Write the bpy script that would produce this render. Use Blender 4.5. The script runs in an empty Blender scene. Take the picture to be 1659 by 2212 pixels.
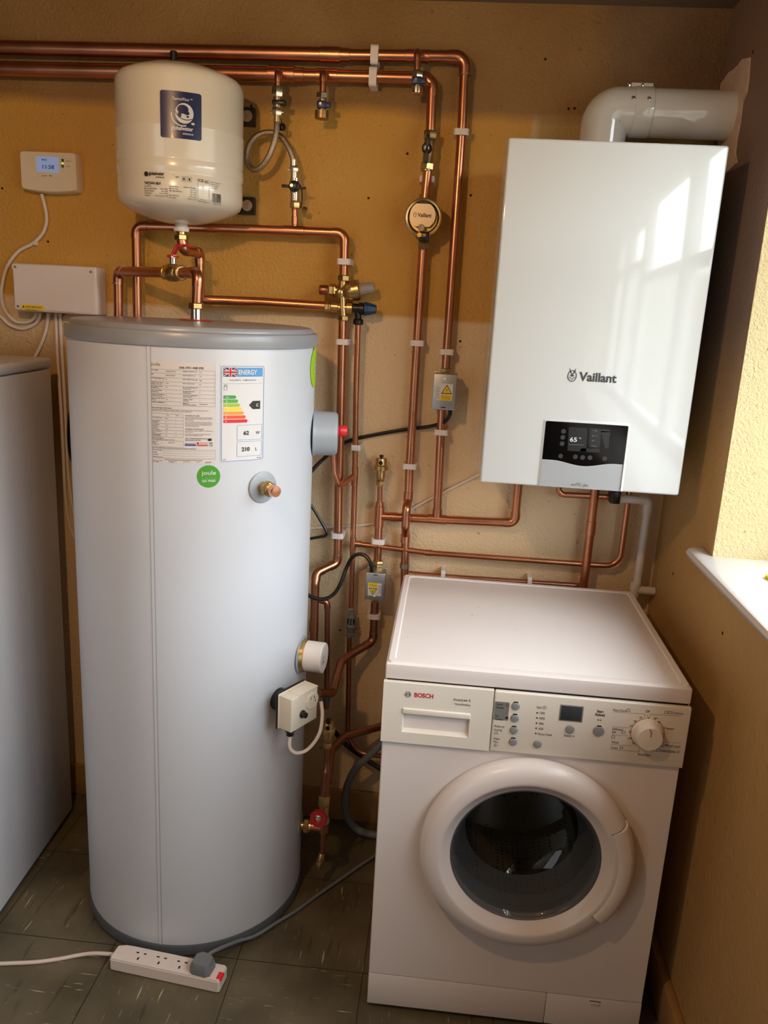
import bpy, bmesh, math, random
from mathutils import Vector as V, Matrix
random.seed(4)
C = bpy.context.scene.collection
PI = math.pi
# ------------------------------------------------------------------ camera (1659 x 2212 frame)
F = 1744.286
CAM = V((0.34065, -2.17443, 1.53696))
def rxyz(rx, ry, rz):
    return (Matrix.Rotation(rz, 3, 'Z') @ Matrix.Rotation(ry, 3, 'Y') @ Matrix.Rotation(rx, 3, 'X'))
RM = rxyz(1.32056, -0.05199, 0.08741)
def ray(px, py): return RM @ V(((px-829.5)/F, (1106-py)/F, -1))
def A(px, py, y): d = ray(px, py); return CAM + d*((y-CAM.y)/d.y)      # point at depth y
def AX(px, py, x): d = ray(px, py); return CAM + d*((x-CAM.x)/d.x)
def AZ(px, py, z): d = ray(px, py); return CAM + d*((z-CAM.z)/d.z)
cam = bpy.data.cameras.new('camera'); camo = bpy.data.objects.new('camera', cam); C.objects.link(camo)
cam.sensor_fit = 'VERTICAL'; cam.sensor_height = 36; cam.lens = F*36/2212; cam.clip_start = .02
camo.matrix_world = Matrix.Translation(CAM) @ RM.to_4x4()
bpy.context.scene.camera = camo

# ------------------------------------------------------------------ materials
def lin(c):
    if isinstance(c, str):
        c = [int(c[i:i+2], 16)/255 for i in (0, 2, 4)]
        c = [x/12.92 if x <= .04045 else ((x+.055)/1.055)**2.4 for x in c]
    return (c[0], c[1], c[2], 1)
def nt(m): return m.node_tree.nodes, m.node_tree.links
def mat(name, col, rough=.5, metal=0., var=0., vs=30., bump=0., bs=200., coat=0., spec=.5, emit=0., rv=0., stain=None):
    m = bpy.data.materials.new(name); m.use_nodes = True
    n, l = nt(m); b = n['Principled BSDF']
    b.inputs['Base Color'].default_value = lin(col); b.inputs['Roughness'].default_value = rough
    b.inputs['Metallic'].default_value = metal; b.inputs['Coat Weight'].default_value = coat
    b.inputs['Coat Roughness'].default_value = .06
    b.inputs['Specular IOR Level'].default_value = spec
    if emit:
        b.inputs['Emission Color'].default_value = lin(col); b.inputs['Emission Strength'].default_value = emit
    tc = n.new('ShaderNodeTexCoord')
    if var or rv:
        t = n.new('ShaderNodeTexNoise'); t.inputs['Scale'].default_value = vs; t.inputs['Detail'].default_value = 5
        l.new(tc.outputs['Object'], t.inputs['Vector'])
        if var:
            r = n.new('ShaderNodeValToRGB'); c = lin(col)
            s = lin(stain) if stain else [x*(1-var) for x in c[:3]]
            r.color_ramp.elements[0].position = .35; r.color_ramp.elements[1].position = .65
            r.color_ramp.elements[0].color = (s[0], s[1], s[2], 1)
            r.color_ramp.elements[1].color = (min(1, c[0]*(1+var*.4)), min(1, c[1]*(1+var*.4)), min(1, c[2]*(1+var*.4)), 1)
            l.new(t.outputs['Fac'], r.inputs['Fac']); l.new(r.outputs['Color'], b.inputs['Base Color'])
        if rv:
            q = n.new('ShaderNodeMapRange'); q.inputs['To Min'].default_value = max(.03, rough-rv); q.inputs['To Max'].default_value = rough+rv
            l.new(t.outputs['Fac'], q.inputs['Value']); l.new(q.outputs['Result'], b.inputs['Roughness'])
    if bump:
        t2 = n.new('ShaderNodeTexNoise'); t2.inputs['Scale'].default_value = bs; t2.inputs['Detail'].default_value = 4
        l.new(tc.outputs['Object'], t2.inputs['Vector'])
        bp = n.new('ShaderNodeBump'); bp.inputs['Strength'].default_value = bump; bp.inputs['Distance'].default_value = .002
        l.new(t2.outputs['Fac'], bp.inputs['Height']); l.new(bp.outputs['Normal'], b.inputs['Normal'])
    return m
COPPER = mat('copper', (.62, .27, .15), .30, 1, .14, 9, rv=.06)
COPPERD = mat('tarnished_copper', (.44, .195, .115), .36, 1, .2, 12, rv=.08)
COPPERB = mat('bright_copper', (.85, .42, .26), .3, 1, .1, 20)
SOLDER = mat('solder', (.45, .36, .28), .4, 1)
BRASS = mat('brass', (.66, .45, .19), .3, 1, .2, 60, bump=.05, bs=400)
BRASSD = mat('dull_brass', (.42, .27, .11), .42, 1, .25, 60)
NICKEL = mat('nickel', (.72, .62, .48), .2, 1)
CHROME = mat('chrome', (.8, .78, .74), .12, 1)
STEEL = mat('zinc_steel', (.52, .53, .52), .42, 1, .12, 8, bump=.03, bs=60)
BRAID = mat('braided_steel', (.55, .48, .38), .35, 1, .3, 300, bump=.5, bs=900)
WPLAS = mat('white_clip_plastic', 'E6DDD6', .5)
WVAL = mat('white_cable_plastic', 'E4D8CC', .45)
WTUBE = mat('white_waste_pipe', 'D8D2CA', .4)
GLOSSW = mat('white_gloss_enamel', 'CFD1CF', .05, coat=.4, spec=.5)
VESW = mat('cream_vessel_enamel', 'E6DDCB', .22, coat=.6, bump=.015, bs=40)
APPW = mat('washer_white', 'E6DEDA', .28, bump=.01, bs=900)
APPP = mat('washer_panel_white', 'E6DFD2', .34)
TANKW = mat('tank_white', 'C6C8CC', .33, bump=.012, bs=600)
FRW = mat('fridge_white', 'D8D7DA', .36, bump=.02, bs=300, var=.06, vs=2)
GREYP = mat('grey_lid_plastic', '8E8F92', .3)
GREYP2 = mat('grey_cup_plastic', '9AA0A6', .38)
GREYD = mat('dark_grey_plastic', '55585B', .5)
GREYC = mat('grey_cable', '74787C', .5)
TUND = mat('grey_tundish_plastic', '6E7072', .45)
BLACK = mat('black_plastic', '14120F', .35)
DARK = mat('dark_void', '0A0908', .8)
BLACKG = mat('black_glass', '070708', .08, spec=.35)
RED = mat('red_plastic', 'D8242C', .4)
REDD = mat('red_handwheel', 'B01822', .38)
REDL = mat('red_lever', 'B21E1E', .4)
BLUE = mat('blue_plastic', '1B3F66', .4)
BLUEL = mat('blue_lever', '23325A', .4)
INK = mat('dark_ink', '24201C', .6)
INKM = mat('grey_ink', '6D6862', .6)
INKR = mat('red_ink', 'C01E2E', .5)
PAPER = mat('label_paper', 'D4CCC6', .5)
PAPERW = mat('white_label', 'D8D6D5', .45)
LBLUE = mat('label_blue', '4C93CE', .45)
NAVY = mat('navy_ink', '101E50', .3, coat=.15)
NAVYL = mat('outline_blue', '6D8CC0', .5)
GREEN = mat('sticker_green', '4A9A2C', .4)
LIME = mat('lime_green', '9CCB1C', .4)
YELLOW = mat('warning_yellow', 'F0C81A', .45)
SILVER = mat('silver_flap', 'A9ABAD', .32, .2)
BUTTON = mat('grey_button', '8E8E90', .35)
LCDG = mat('lcd_grey', '3C4248', .25, coat=.3)
LCDB = mat('lit_lcd_blue', '8FA4D2', .3, emit=.35)
PANELG = mat('icon_panel_grey', '7C7C78', .4)
CREAM = mat('cream_box_plastic', 'E8DFCB', .42)
JBOX = mat('junction_box_plastic', 'E0D2CA', .42)
PROG = mat('programmer_plastic', 'E6D6BC', .4)
DGREY = mat('boiler_ink', '3A3F42', .4)
SCRN = mat('screen_tint', '26282A', .2)
SCRT = mat('screen_text', 'C8CCCE', .4, emit=.25)
TOUCH = mat('touch_dot', '34363A', .3)
LEDG = mat('green_led', '9ACB2A', .4, emit=2)
NEON = mat('red_neon_switch', 'C8141C', .2, emit=.25)
UPVC = mat('white_window_frame', 'E8E8E6', .3)
SILLW = mat('white_sill_gloss', 'D6D2CE', .25, coat=.3)
PLASTER = mat('raw_plaster', 'CDB6A6', .85, var=.12, vs=30, bump=.4, bs=60)
SKIRT = mat('painted_skirting', 'B08A58', .5, var=.15, vs=12)
RUBBER = mat('grey_rubber', '7A7C7C', .5)
DRUM = mat('drum_steel', '5A5A5A', .35, .9)

def wallmat(name, cols, bump, bs, zones=None):
    m = bpy.data.materials.new(name); m.use_nodes = True
    n, l = nt(m); b = n['Principled BSDF']; b.inputs['Roughness'].default_value = .62
    b.inputs['Specular IOR Level'].default_value = .35
    tc = n.new('ShaderNodeTexCoord')
    t = n.new('ShaderNodeTexNoise'); t.inputs['Scale'].default_value = 3.2; t.inputs['Detail'].default_value = 6
    l.new(tc.outputs['Object'], t.inputs['Vector'])
    def mix(fac, a, bb):
        x = n.new('ShaderNodeMix'); x.data_type = 'RGBA'
        for s, val in (('Factor', fac), ('A', a), ('B', bb)):
            k = [i for i in x.inputs if i.name == s and (i.type == 'RGBA' if s != 'Factor' else i.type == 'VALUE')][0]
            if hasattr(val, 'is_output'): l.new(val, k)
            else: k.default_value = val
        return [o for o in x.outputs if o.type == 'RGBA'][0]
    def mth(op, a, bb, clamp=False):
        x = n.new('ShaderNodeMath'); x.operation = op; x.use_clamp = clamp
        for i, val in enumerate((a, bb)):
            if hasattr(val, 'is_output'): l.new(val, x.inputs[i])
            else: x.inputs[i].default_value = val
        return x.outputs[0]
    col = lin(cols[0])
    if zones:
        sp = n.new('ShaderNodeSeparateXYZ'); l.new(tc.outputs['Object'], sp.inputs[0])
        wob = mth('MULTIPLY', mth('SUBTRACT', t.outputs['Fac'], .5), .05)
        px, pz = sp.outputs['X'], mth('ADD', sp.outputs['Z'], wob)
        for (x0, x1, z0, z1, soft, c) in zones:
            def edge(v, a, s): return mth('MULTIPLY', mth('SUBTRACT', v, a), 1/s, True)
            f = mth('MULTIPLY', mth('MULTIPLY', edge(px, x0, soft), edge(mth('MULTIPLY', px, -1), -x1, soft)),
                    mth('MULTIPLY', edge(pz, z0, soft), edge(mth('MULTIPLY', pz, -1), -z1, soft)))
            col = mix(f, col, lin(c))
    sm = n.new('ShaderNodeMapRange'); sm.inputs['From Min'].default_value = .35; sm.inputs['From Max'].default_value = .7
    sm.inputs['To Min'].default_value = 0; sm.inputs['To Max'].default_value = .22; l.new(t.outputs['Fac'], sm.inputs['Value'])
    col = mix(sm.outputs['Result'], col, lin(cols[1]))
    # small dark pits
    t3 = n.new('ShaderNodeTexNoise'); t3.inputs['Scale'].default_value = 55; t3.inputs['Detail'].default_value = 2
    l.new(tc.outputs['Object'], t3.inputs['Vector'])
    pit = n.new('ShaderNodeMapRange'); pit.inputs['From Min'].default_value = .70; pit.inputs['From Max'].default_value = .76
    pit.inputs['To Max'].default_value = .45; l.new(t3.outputs['Fac'], pit.inputs['Value'])
    col = mix(pit.outputs['Result'], col, lin('5A3C1C'))
    l.new(col, b.inputs['Base Color'])
    t2 = n.new('ShaderNodeTexNoise'); t2.inputs['Scale'].default_value = bs; t2.inputs['Detail'].default_value = 3
    t2.inputs['Distortion'].default_value = .6
    l.new(tc.outputs['Object'], t2.inputs['Vector'])
    bp = n.new('ShaderNodeBump'); bp.inputs['Strength'].default_value = bump; bp.inputs['Distance'].default_value = .004
    l.new(t2.outputs['Fac'], bp.inputs['Height']); l.new(bp.outputs['Normal'], b.inputs['Normal'])
    return m
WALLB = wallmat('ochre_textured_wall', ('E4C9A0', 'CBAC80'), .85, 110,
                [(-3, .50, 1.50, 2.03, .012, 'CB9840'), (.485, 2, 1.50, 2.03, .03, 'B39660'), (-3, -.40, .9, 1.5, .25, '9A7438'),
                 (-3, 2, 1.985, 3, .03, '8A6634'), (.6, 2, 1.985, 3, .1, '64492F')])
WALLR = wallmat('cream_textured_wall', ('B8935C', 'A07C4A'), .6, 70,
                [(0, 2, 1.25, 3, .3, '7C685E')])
REVEAL = wallmat('cream_stippled_reveal', ('CDBB8E', 'C2AC78'), .9, 150)
CEIL = mat('ceiling_paint', '7C6852', .8, var=.1, vs=4)

def floormat():
    m = bpy.data.materials.new('olive_vinyl_tiles'); m.use_nodes = True
    n, l = nt(m); b = n['Principled BSDF']; b.inputs['Roughness'].default_value = .42
    tc = n.new('ShaderNodeTexCoord'); mp = n.new('ShaderNodeMapping'); mp.inputs['Location'].default_value = (-.232+3.04, .287+3.04, 0)
    l.new(tc.outputs['Object'], mp.inputs['Vector'])
    ck = n.new('ShaderNodeTexChecker'); ck.inputs['Scale'].default_value = 1/.304; l.new(mp.outputs[0], ck.inputs['Vector'])
    def noise(sc, scale, det):
        q = n.new('ShaderNodeMapping'); q.inputs['Scale'].default_value = sc; l.new(tc.outputs['Object'], q.inputs['Vector'])
        t = n.new('ShaderNodeTexNoise'); t.inputs['Scale'].default_value = scale; t.inputs['Detail'].default_value = det
        l.new(q.outputs[0], t.inputs['Vector']); return t.outputs['Fac']
    def mr(v, a, bb, c=0, d=1):
        q = n.new('ShaderNodeMapRange'); q.inputs[1].default_value = a; q.inputs[2].default_value = bb; q.inputs[3].default_value = c; q.inputs[4].default_value = d
        l.new(v, q.inputs[0]); return q.outputs[0]
    def mixc(f, a, bb):
        x = n.new('ShaderNodeMix'); x.data_type = 'RGBA'
        l.new(f, x.inputs[0]) if hasattr(f, 'is_output') else None
        for i, val in ((6, a), (7, bb)):
            if hasattr(val, 'is_output'): l.new(val, x.inputs[i])
            else: x.inputs[i].default_value = val
        return x.outputs[2]
    s1 = mr(noise((1, .09, 1), 150, 3), .66, .73); s2 = mr(noise((.09, 1, 1), 150, 3), .66, .73)
    st = n.new('ShaderNodeMix'); st.data_type = 'FLOAT'; l.new(ck.outputs['Fac'], st.inputs[0]); l.new(s1, st.inputs[2]); l.new(s2, st.inputs[3])
    d1 = mr(noise((1, .12, 1), 60, 3), .62, .72, 0, .6)
    base = mixc(mr(noise((1, 1, 1), 5, 5), .35, .68), lin('4E4634'), lin('70664F'))
    base = mixc(d1, base, lin('343026'))
    base = mixc(st.outputs[0], base, lin('BCB08C'))
    sp = n.new('ShaderNodeSeparateXYZ'); l.new(mp.outputs[0], sp.inputs[0])
    def line(o):
        q = n.new('ShaderNodeMath'); q.operation = 'PINGPONG'; q.inputs[1].default_value = .152; l.new(o, q.inputs[0]); return mr(q.outputs[0], .0006, .0014, 1, 0)
    mx = n.new('ShaderNodeMath'); mx.operation = 'MAXIMUM'; l.new(line(sp.outputs[0]), mx.inputs[0]); l.new(line(sp.outputs[1]), mx.inputs[1])
    base = mixc(mx.outputs[0], base, lin('1A1712'))
    l.new(base, b.inputs['Base Color'])
    bp = n.new('ShaderNodeBump'); bp.inputs['Strength'].default_value = .12; bp.inputs['Distance'].default_value = .002
    l.new(noise((1, 1, 1), 18, 4), bp.inputs['Height']); l.new(bp.outputs[0], b.inputs['Normal'])
    return m
def glassmat(name, tint, fac):
    m = bpy.data.materials.new(name); m.use_nodes = True
    n, l = nt(m); n.remove(n['Principled BSDF'])
    tr = n.new('ShaderNodeBsdfTransparent'); tr.inputs[0].default_value = lin(tint)
    gl = n.new('ShaderNodeBsdfGlossy'); gl.inputs['Roughness'].default_value = .03
    lw = n.new('ShaderNodeLayerWeight'); lw.inputs[0].default_value = .5
    pw = n.new('ShaderNodeMath'); pw.operation = 'POWER'; pw.inputs[1].default_value = 5; l.new(lw.outputs['Facing'], pw.inputs[0])
    fr = n.new('ShaderNodeMapRange'); fr.inputs[3].default_value = fac; fr.inputs[4].default_value = 1; l.new(pw.outputs[0], fr.inputs[0])
    mx = n.new('ShaderNodeMixShader'); l.new(fr.outputs[0], mx.inputs[0]); l.new(tr.outputs[0], mx.inputs[1]); l.new(gl.outputs[0], mx.inputs[2])
    l.new(mx.outputs[0], n['Material Output'].inputs[0]); return m
GLASS = glassmat('window_glass', 'FFFFFF', .04)
BOWLG = glassmat('smoked_bowl_glass', 'A8AEB2', .05)
_n, _l = nt(BOWLG); _d = _n.new('ShaderNodeBsdfDiffuse'); _d.inputs[0].default_value = lin('8C9092'); _m = _n.new('ShaderNodeMixShader'); _m.inputs[0].default_value = .22
_o = _n['Material Output'].inputs[0].links[0].from_socket; _l.new(_o, _m.inputs[1]); _l.new(_d.outputs[0], _m.inputs[2]); _l.new(_m.outputs[0], _n['Material Output'].inputs[0])
DOORG = glassmat('smoked_door_glass', 'BCC2C6', .05)
LIDG = GREYP

# ------------------------------------------------------------------ mesh builder
def fr(o, z, x=None):
    z = V(z).normalized()
    x = V(x) if x is not None else (V((0, 0, 1)).cross(z) if abs(z.z) < .9 else V((1, 0, 0)))
    y = z.cross(x).normalized(); x = y.cross(z).normalized()
    m = Matrix((x, y, z)).transposed().to_4x4(); m.translation = V(o); return m
def FRONT(o): return fr(o, (0, -1, 0), (1, 0, 0))      # x right, y up, z toward the viewer's side
def fillet(pts, b):
    out = []; info = []
    P = [V(p) for p in pts]
    for i, p in enumerate(P):
        if i in (0, len(P)-1): out.append(p); continue
        u = (P[i-1]-p); w = (P[i+1]-p); lu, lw = u.length, w.length; u.normalize(); w.normalize()
        phi = u.angle(w)
        bb = b[i] if isinstance(b, (list, tuple)) else b
        if phi > 3.05 or bb <= 0: out.append(p); continue
        d = min(bb/math.tan(phi/2), lu*.48, lw*.48); r = d*math.tan(phi/2)
        bis = (u+w).normalized(); c = p+bis*(d/math.cos(phi/2)); s = p+u*d-c; e = p+w*d-c
        ax = s.cross(e).normalized(); an = s.angle(e); N = max(4, int(an/.2))
        arc = [c+(Matrix.Rotation(an*k/N, 3, ax) @ s) for k in range(N+1)]
        out += arc; info.append((arc, u.copy(), w.copy()))
    return out, info
def spline(pts, n=8):
    P = [V(p) for p in pts]; P = [P[0]*2-P[1]]+P+[P[-1]*2-P[-2]]; out = []
    for i in range(1, len(P)-2):
        for k in range(n):
            t = k/n; a, b, c, d = P[i-1:i+3]
            out.append(.5*((2*b)+(c-a)*t+(2*a-5*b+4*c-d)*t*t+(3*b-a-3*c+d)*t**3))
    return out+[P[-2]]
TXT = {}
def textmesh(s, sp=1.0, bold=.010):
    if (s, sp, bold) not in TXT:
        cu = bpy.data.curves.new('t', 'FONT'); cu.body = s; cu.size = 1; cu.resolution_u = 3; cu.space_character = sp; cu.offset = bold
        o = bpy.data.objects.new('t', cu); me = o.to_mesh()
        TXT[(s, sp, bold)] = ([v.co.copy() for v in me.vertices], [tuple(p.vertices) for p in me.polygons])
        o.to_mesh_clear(); bpy.data.objects.remove(o); bpy.data.curves.remove(cu)
    return TXT[(s, sp, bold)]
class MB:
    def __init__(s, *mats): s.v = []; s.f = []; s.mi = []; s.sm = []; s.mats = list(mats); s.cur = 0
    def m(s, mt):
        if mt not in s.mats: s.mats.append(mt)
        s.cur = s.mats.index(mt); return s
    def add(s, vs, fs, sm=None):
        o = len(s.v); s.v += [V(v) for v in vs]; s.f += [tuple(i+o for i in f) for f in fs]; s.mi += [s.cur]*len(fs); s.sm += [len(f) <= 4 for f in fs] if sm is None else sm; return s
    def box(s, lo, hi, bev=0, seg=2, M=None):
        bm = bmesh.new(); bmesh.ops.create_cube(bm, size=1)
        lo, hi = V(lo), V(hi); c = (lo+hi)/2; d = hi-lo
        for v in bm.verts: v.co = V((v.co.x*d.x, v.co.y*d.y, v.co.z*d.z))+c
        if bev: bmesh.ops.bevel(bm, geom=bm.edges[:], offset=bev, segments=seg, profile=.5, affect='EDGES')
        bm.verts.index_update()
        vs = [(M @ v.co) if M else v.co.copy() for v in bm.verts]; fs = [tuple(v.index for v in f.verts) for f in bm.faces]
        bm.normal_update(); sm = [max(abs(c) for c in f.normal) < .999 for f in bm.faces]
        bm.free(); return s.add(vs, fs, sm)
    def tube(s, pts, r, seg=14, caps=True, closed=False):
        P = [V(p) for p in pts]; N = len(P); rs = r if isinstance(r, (list, tuple)) else [r]*N
        vs = []; up = None
        for i, p in enumerate(P):
            a = P[(i-1) % N] if closed or i > 0 else p; b = P[(i+1) % N] if closed or i < N-1 else p
            t = (b-a).normalized()
            if up is None: up = t.orthogonal().normalized()
            else: up = (up-t*up.dot(t)).normalized()
            q = t.cross(up)
            vs += [p+(up*math.cos(2*PI*k/seg)+q*math.sin(2*PI*k/seg))*rs[i] for k in range(seg)]
        fs = []
        for i in range(N if closed else N-1):
            for k in range(seg):
                j = (i+1) % N; fs.append((i*seg+k, i*seg+(k+1) % seg, j*seg+(k+1) % seg, j*seg+k))
        if caps and not closed: fs += [tuple(range(seg))[::-1], tuple((N-1)*seg+k for k in range(seg))]
        return s.add(vs, fs)
    def lathe(s, o, ax, prof, seg=28, x=None, closed=False, caps=True):
        M = fr(o, ax, x); vs = []; fs = []; n = len(prof)
        for r, h in prof: vs += [M @ V((max(r, 1e-5)*math.cos(2*PI*(k+.5)/seg), max(r, 1e-5)*math.sin(2*PI*(k+.5)/seg), h)) for k in range(seg)]
        for i in range(n if closed else n-1):
            j = (i+1) % n
            for k in range(seg): fs.append((i*seg+k, i*seg+(k+1) % seg, j*seg+(k+1) % seg, j*seg+k))
        if not closed and caps:
            if prof[0][0] > 1e-4: fs.append(tuple(range(seg))[::-1])
            if prof[-1][0] > 1e-4: fs.append(tuple((n-1)*seg+k for k in range(seg)))
        return s.add(vs, fs)
    def cyl(s, o, ax, r, h, bev=.0006, seg=24):
        bev = min(bev, h*.3, r*.3)
        return s.lathe(o, ax, [(r-bev, 0), (r, bev), (r, h-bev), (r-bev, h)], seg)
    def hexn(s, o, ax, r, h, x=None): return s.lathe(o, ax, [(r*.88, 0), (r, h*.14), (r, h*.86), (r*.88, h)], 6, x)
    def ball(s, o, r, ax=(0, 0, 1), sc=1.0, seg=20):
        return s.lathe(o, ax, [(r*math.sin(PI*k/10), -r*sc*math.cos(PI*k/10)) for k in range(11)], seg)
    def prism(s, poly, M, h, z0=0):           # polygon in the frame's xy plane, raised by h
        n = len(poly)
        vs = [M @ V((x, y, z0)) for x, y in poly]+[M @ V((x, y, z0+h)) for x, y in poly]
        fs = [tuple(range(n))[::-1], tuple(range(n, 2*n))]+[(i, (i+1) % n, n+(i+1) % n, n+i) for i in range(n)]
        return s.add(vs, fs)
    def ring(s, outer, inner, M, h, z0=0):    # plate with a hole, same point count
        n = len(outer)
        vs = [M @ V((x, y, z)) for z in (z0, z0+h) for L in (outer, inner) for x, y in L]
        fs = []
        for i in range(n):
            j = (i+1) % n
            fs += [(j, i, n+i, n+j), (2*n+i, 2*n+j, 3*n+j, 3*n+i), (i, j, 2*n+j, 2*n+i), (n+j, n+i, 3*n+i, 3*n+j)]
        return s.add(vs, fs)
    def flat(s, poly, fn): return s.add([fn(x, y) for x, y in poly], [tuple(range(len(poly)))])
    def grid(s, fn, x0, x1, y0, y1, nx=8, ny=1):
        vs = [fn(x0+(x1-x0)*i/nx, y0+(y1-y0)*j/ny) for j in range(ny+1) for i in range(nx+1)]
        fs = [(j*(nx+1)+i, j*(nx+1)+i+1, (j+1)*(nx+1)+i+1, (j+1)*(nx+1)+i) for j in range(ny) for i in range(nx)]
        return s.add(vs, fs)
    def text(s, t, size, fn, x=0, y=0, al='l', w=None, sp=1.0, rot=0, bold=.010, cond=1.0):
        vs, fs = textmesh(t, sp, bold)
        if not vs: return s
        x0 = min(v.x for v in vs); x1 = max(v.x for v in vs); kx = size*cond
        if w and len(t) > 1: kx = w/(x1-x0)
        W = (x1-x0)*kx; ox = {'l': 0, 'c': -W/2, 'r': -W}[al]
        c, sn = math.cos(rot), math.sin(rot)
        def g(v):
            a, b = (v.x-x0)*kx+ox, v.y*size
            return fn(x+a*c-b*sn, y+a*sn+b*c)
        return s.add([g(v) for v in vs], fs)
def roundrect(w, h, r, n=5, cx=0, cy=0):
    out = []
    for (sx, sy, a0) in ((1, 1, 0), (-1, 1, 90), (-1, -1, 180), (1, -1, 270)):
        for k in range(n+1):
            a = math.radians(a0+90*k/n); out.append((cx+sx*(w/2-r)+r*math.cos(a), cy+sy*(h/2-r)+r*math.sin(a)))
    return out
def circ(r, n=32, cx=0, cy=0): return [(cx+r*math.cos(2*PI*k/n), cy+r*math.sin(2*PI*k/n)) for k in range(n)]
def plane(M, z=0): return lambda x, y: M @ V((x, y, z))

def rootloc(o):
    p = V((0, 0, 0))
    while o: p = p+o.location; o = o.parent
    return p
def obj(name, mb, parent=None, base=None, ang=35):
    me = bpy.data.meshes.new(name)
    if parent is not None: off = rootloc(parent)
    elif base is not None: off = V(base)
    else:
        off = V((sum(v.x for v in mb.v)/len(mb.v), sum(v.y for v in mb.v)/len(mb.v), min(v.z for v in mb.v)))
    me.from_pydata([v-off for v in mb.v], [], mb.f)
    for mt in mb.mats: me.materials.append(mt)
    me.polygons.foreach_set('material_index', mb.mi)
    me.polygons.foreach_set('use_smooth', mb.sm)
    bm = bmesh.new(); bm.from_mesh(me); bmesh.ops.recalc_face_normals(bm, faces=bm.faces[:]); bm.to_mesh(me); bm.free()
    me.set_sharp_from_angle(angle=math.radians(ang)); me.update()
    o = bpy.data.objects.new(name, me); C.objects.link(o)
    if parent is not None: o.parent = parent
    else: o.location = off
    return o
def tag(o, label, cat, group=None):
    o['label'] = label; o['category'] = cat
    if group: o['group'] = group
    return o
def thing(name, label, cat, loc, group=None):
    o = bpy.data.objects.new(name, None); o.empty_display_size = .05; C.objects.link(o); o.location = V(loc)
    return tag(o, label, cat, group)
def struct(name, mb, parent=None):
    o = obj(name, mb, parent, base=(0, 0, 0) if parent is None else None)
    if parent is None: o['kind'] = 'structure'
    return o

# ------------------------------------------------------------------ the setting
XR, ZC, YB, XL = .93, 2.249, -3.3, -1.6
struct('floor', MB(floormat()).box((XL-.1, YB-.1, -.06), (1.25, .12, 0)))
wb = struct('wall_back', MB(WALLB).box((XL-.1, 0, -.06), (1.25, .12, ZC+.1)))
WY0, WY1, WZ0, WZ1 = -.437, -2.6, 1.03, 2.21
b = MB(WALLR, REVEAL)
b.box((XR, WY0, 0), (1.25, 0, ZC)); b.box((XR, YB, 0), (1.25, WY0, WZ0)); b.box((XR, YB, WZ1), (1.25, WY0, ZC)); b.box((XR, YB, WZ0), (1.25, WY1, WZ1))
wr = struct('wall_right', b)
b = MB(REVEAL); b.box((XR+.0015, WY0-.004, WZ0+.01), (1.2, WY0, WZ1)); obj('window_reveal', b, wr)
struct('wall_left', MB(mat('brown_left_wall', '4A3A28', .8)).box((XL-.1, YB, 0), (XL, 0, ZC)))
struct('wall_rear', MB(mat('brown_rear_wall', '3C3024', .8)).box((XL, YB-.1, 0), (XR, YB, ZC)))
d1 = struct('door_1', MB(UPVC).box((-.95, YB, .005), (-.1, YB+.035, 2.0), .004)); obj('door_handle', MB(CHROME).box((-.2, YB+.035, 1.0), (-.12, YB+.07, 1.02), .004), d1)
struct('ceiling', MB(CEIL).box((XL-.1, YB-.1, ZC), (1.25, .12, ZC+.08)))
struct('baseboard_back', MB(SKIRT).box((XL, -.016, 0), (XR, 0, .1), .003))
struct('baseboard_right', MB(SKIRT).box((XR-.02, YB, 0), (XR, -.016, .1), .004))
w1 = bpy.data.objects.new('window_1', None); C.objects.link(w1); w1.location = (1.16, -1.5, WZ0); w1['kind'] = 'structure'
b = MB(UPVC); fx0, fx1 = 1.13, 1.19
b.box((fx0, WY1, WZ0), (fx1, WY1+.06, WZ1), .004); b.box((fx0, WY0-.06, WZ0), (fx1, WY0-.004, WZ1), .004)
b.box((fx0, WY1, WZ0), (fx1, WY0-.004, WZ0+.07), .004); b.box((fx0, WY1, WZ1-.06), (fx1, WY0-.004, WZ1), .004)
for y in (-1.15, -1.79, -2.2): b.box((fx0, y-.035, WZ0), (fx1, y+.035, WZ1), .004)
b.box((fx0+.005, -1.79, 1.74), (fx1-.005, WY0-.004, 1.79), .003); b.box((fx0+.005, WY1, 1.83), (fx1-.005, -1.79, 1.88), .003); b.box((fx0+.003, WY1, 2.07), (fx1-.003, -1.79, WZ1), .003)
obj('window_frame', b, w1)
obj('window_pane', MB(GLASS).add([(1.156, y, z) for y, z in ((WY1+.02, WZ0+.02), (WY0-.02, WZ0+.02), (WY0-.02, WZ1-.02), (WY1+.02, WZ1-.02))], [(0, 1, 2, 3)]), w1)
# window board
s0, s1 = (-.378, WY1-.04)
pr = [(1.14, 1.022), (.905, 1.022), (.897, 1.026), (.893, 1.0345), (.897, 1.043), (.905, 1.0468), (1.14, 1.0468)]
M = Matrix(((1, 0, 0, 0), (0, 0, 1, 0), (0, 1, 0, 0), (0, 0, 0, 1)))
b = MB(SILLW)
ysp = [(-.382, .9), (-.378, 1)]
n = len(pr)
b.prism([(x, z) for x, z in pr if x < XR] + [(XR-.0005, 1.0468), (XR-.0005, 1.022)][:2], M, WY0-s0, s0)
b.prism(pr, M, s1-WY0, WY0)
tr = struct('trim_1', b); tr['label'] = 'white rounded window board at the right edge'
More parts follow.
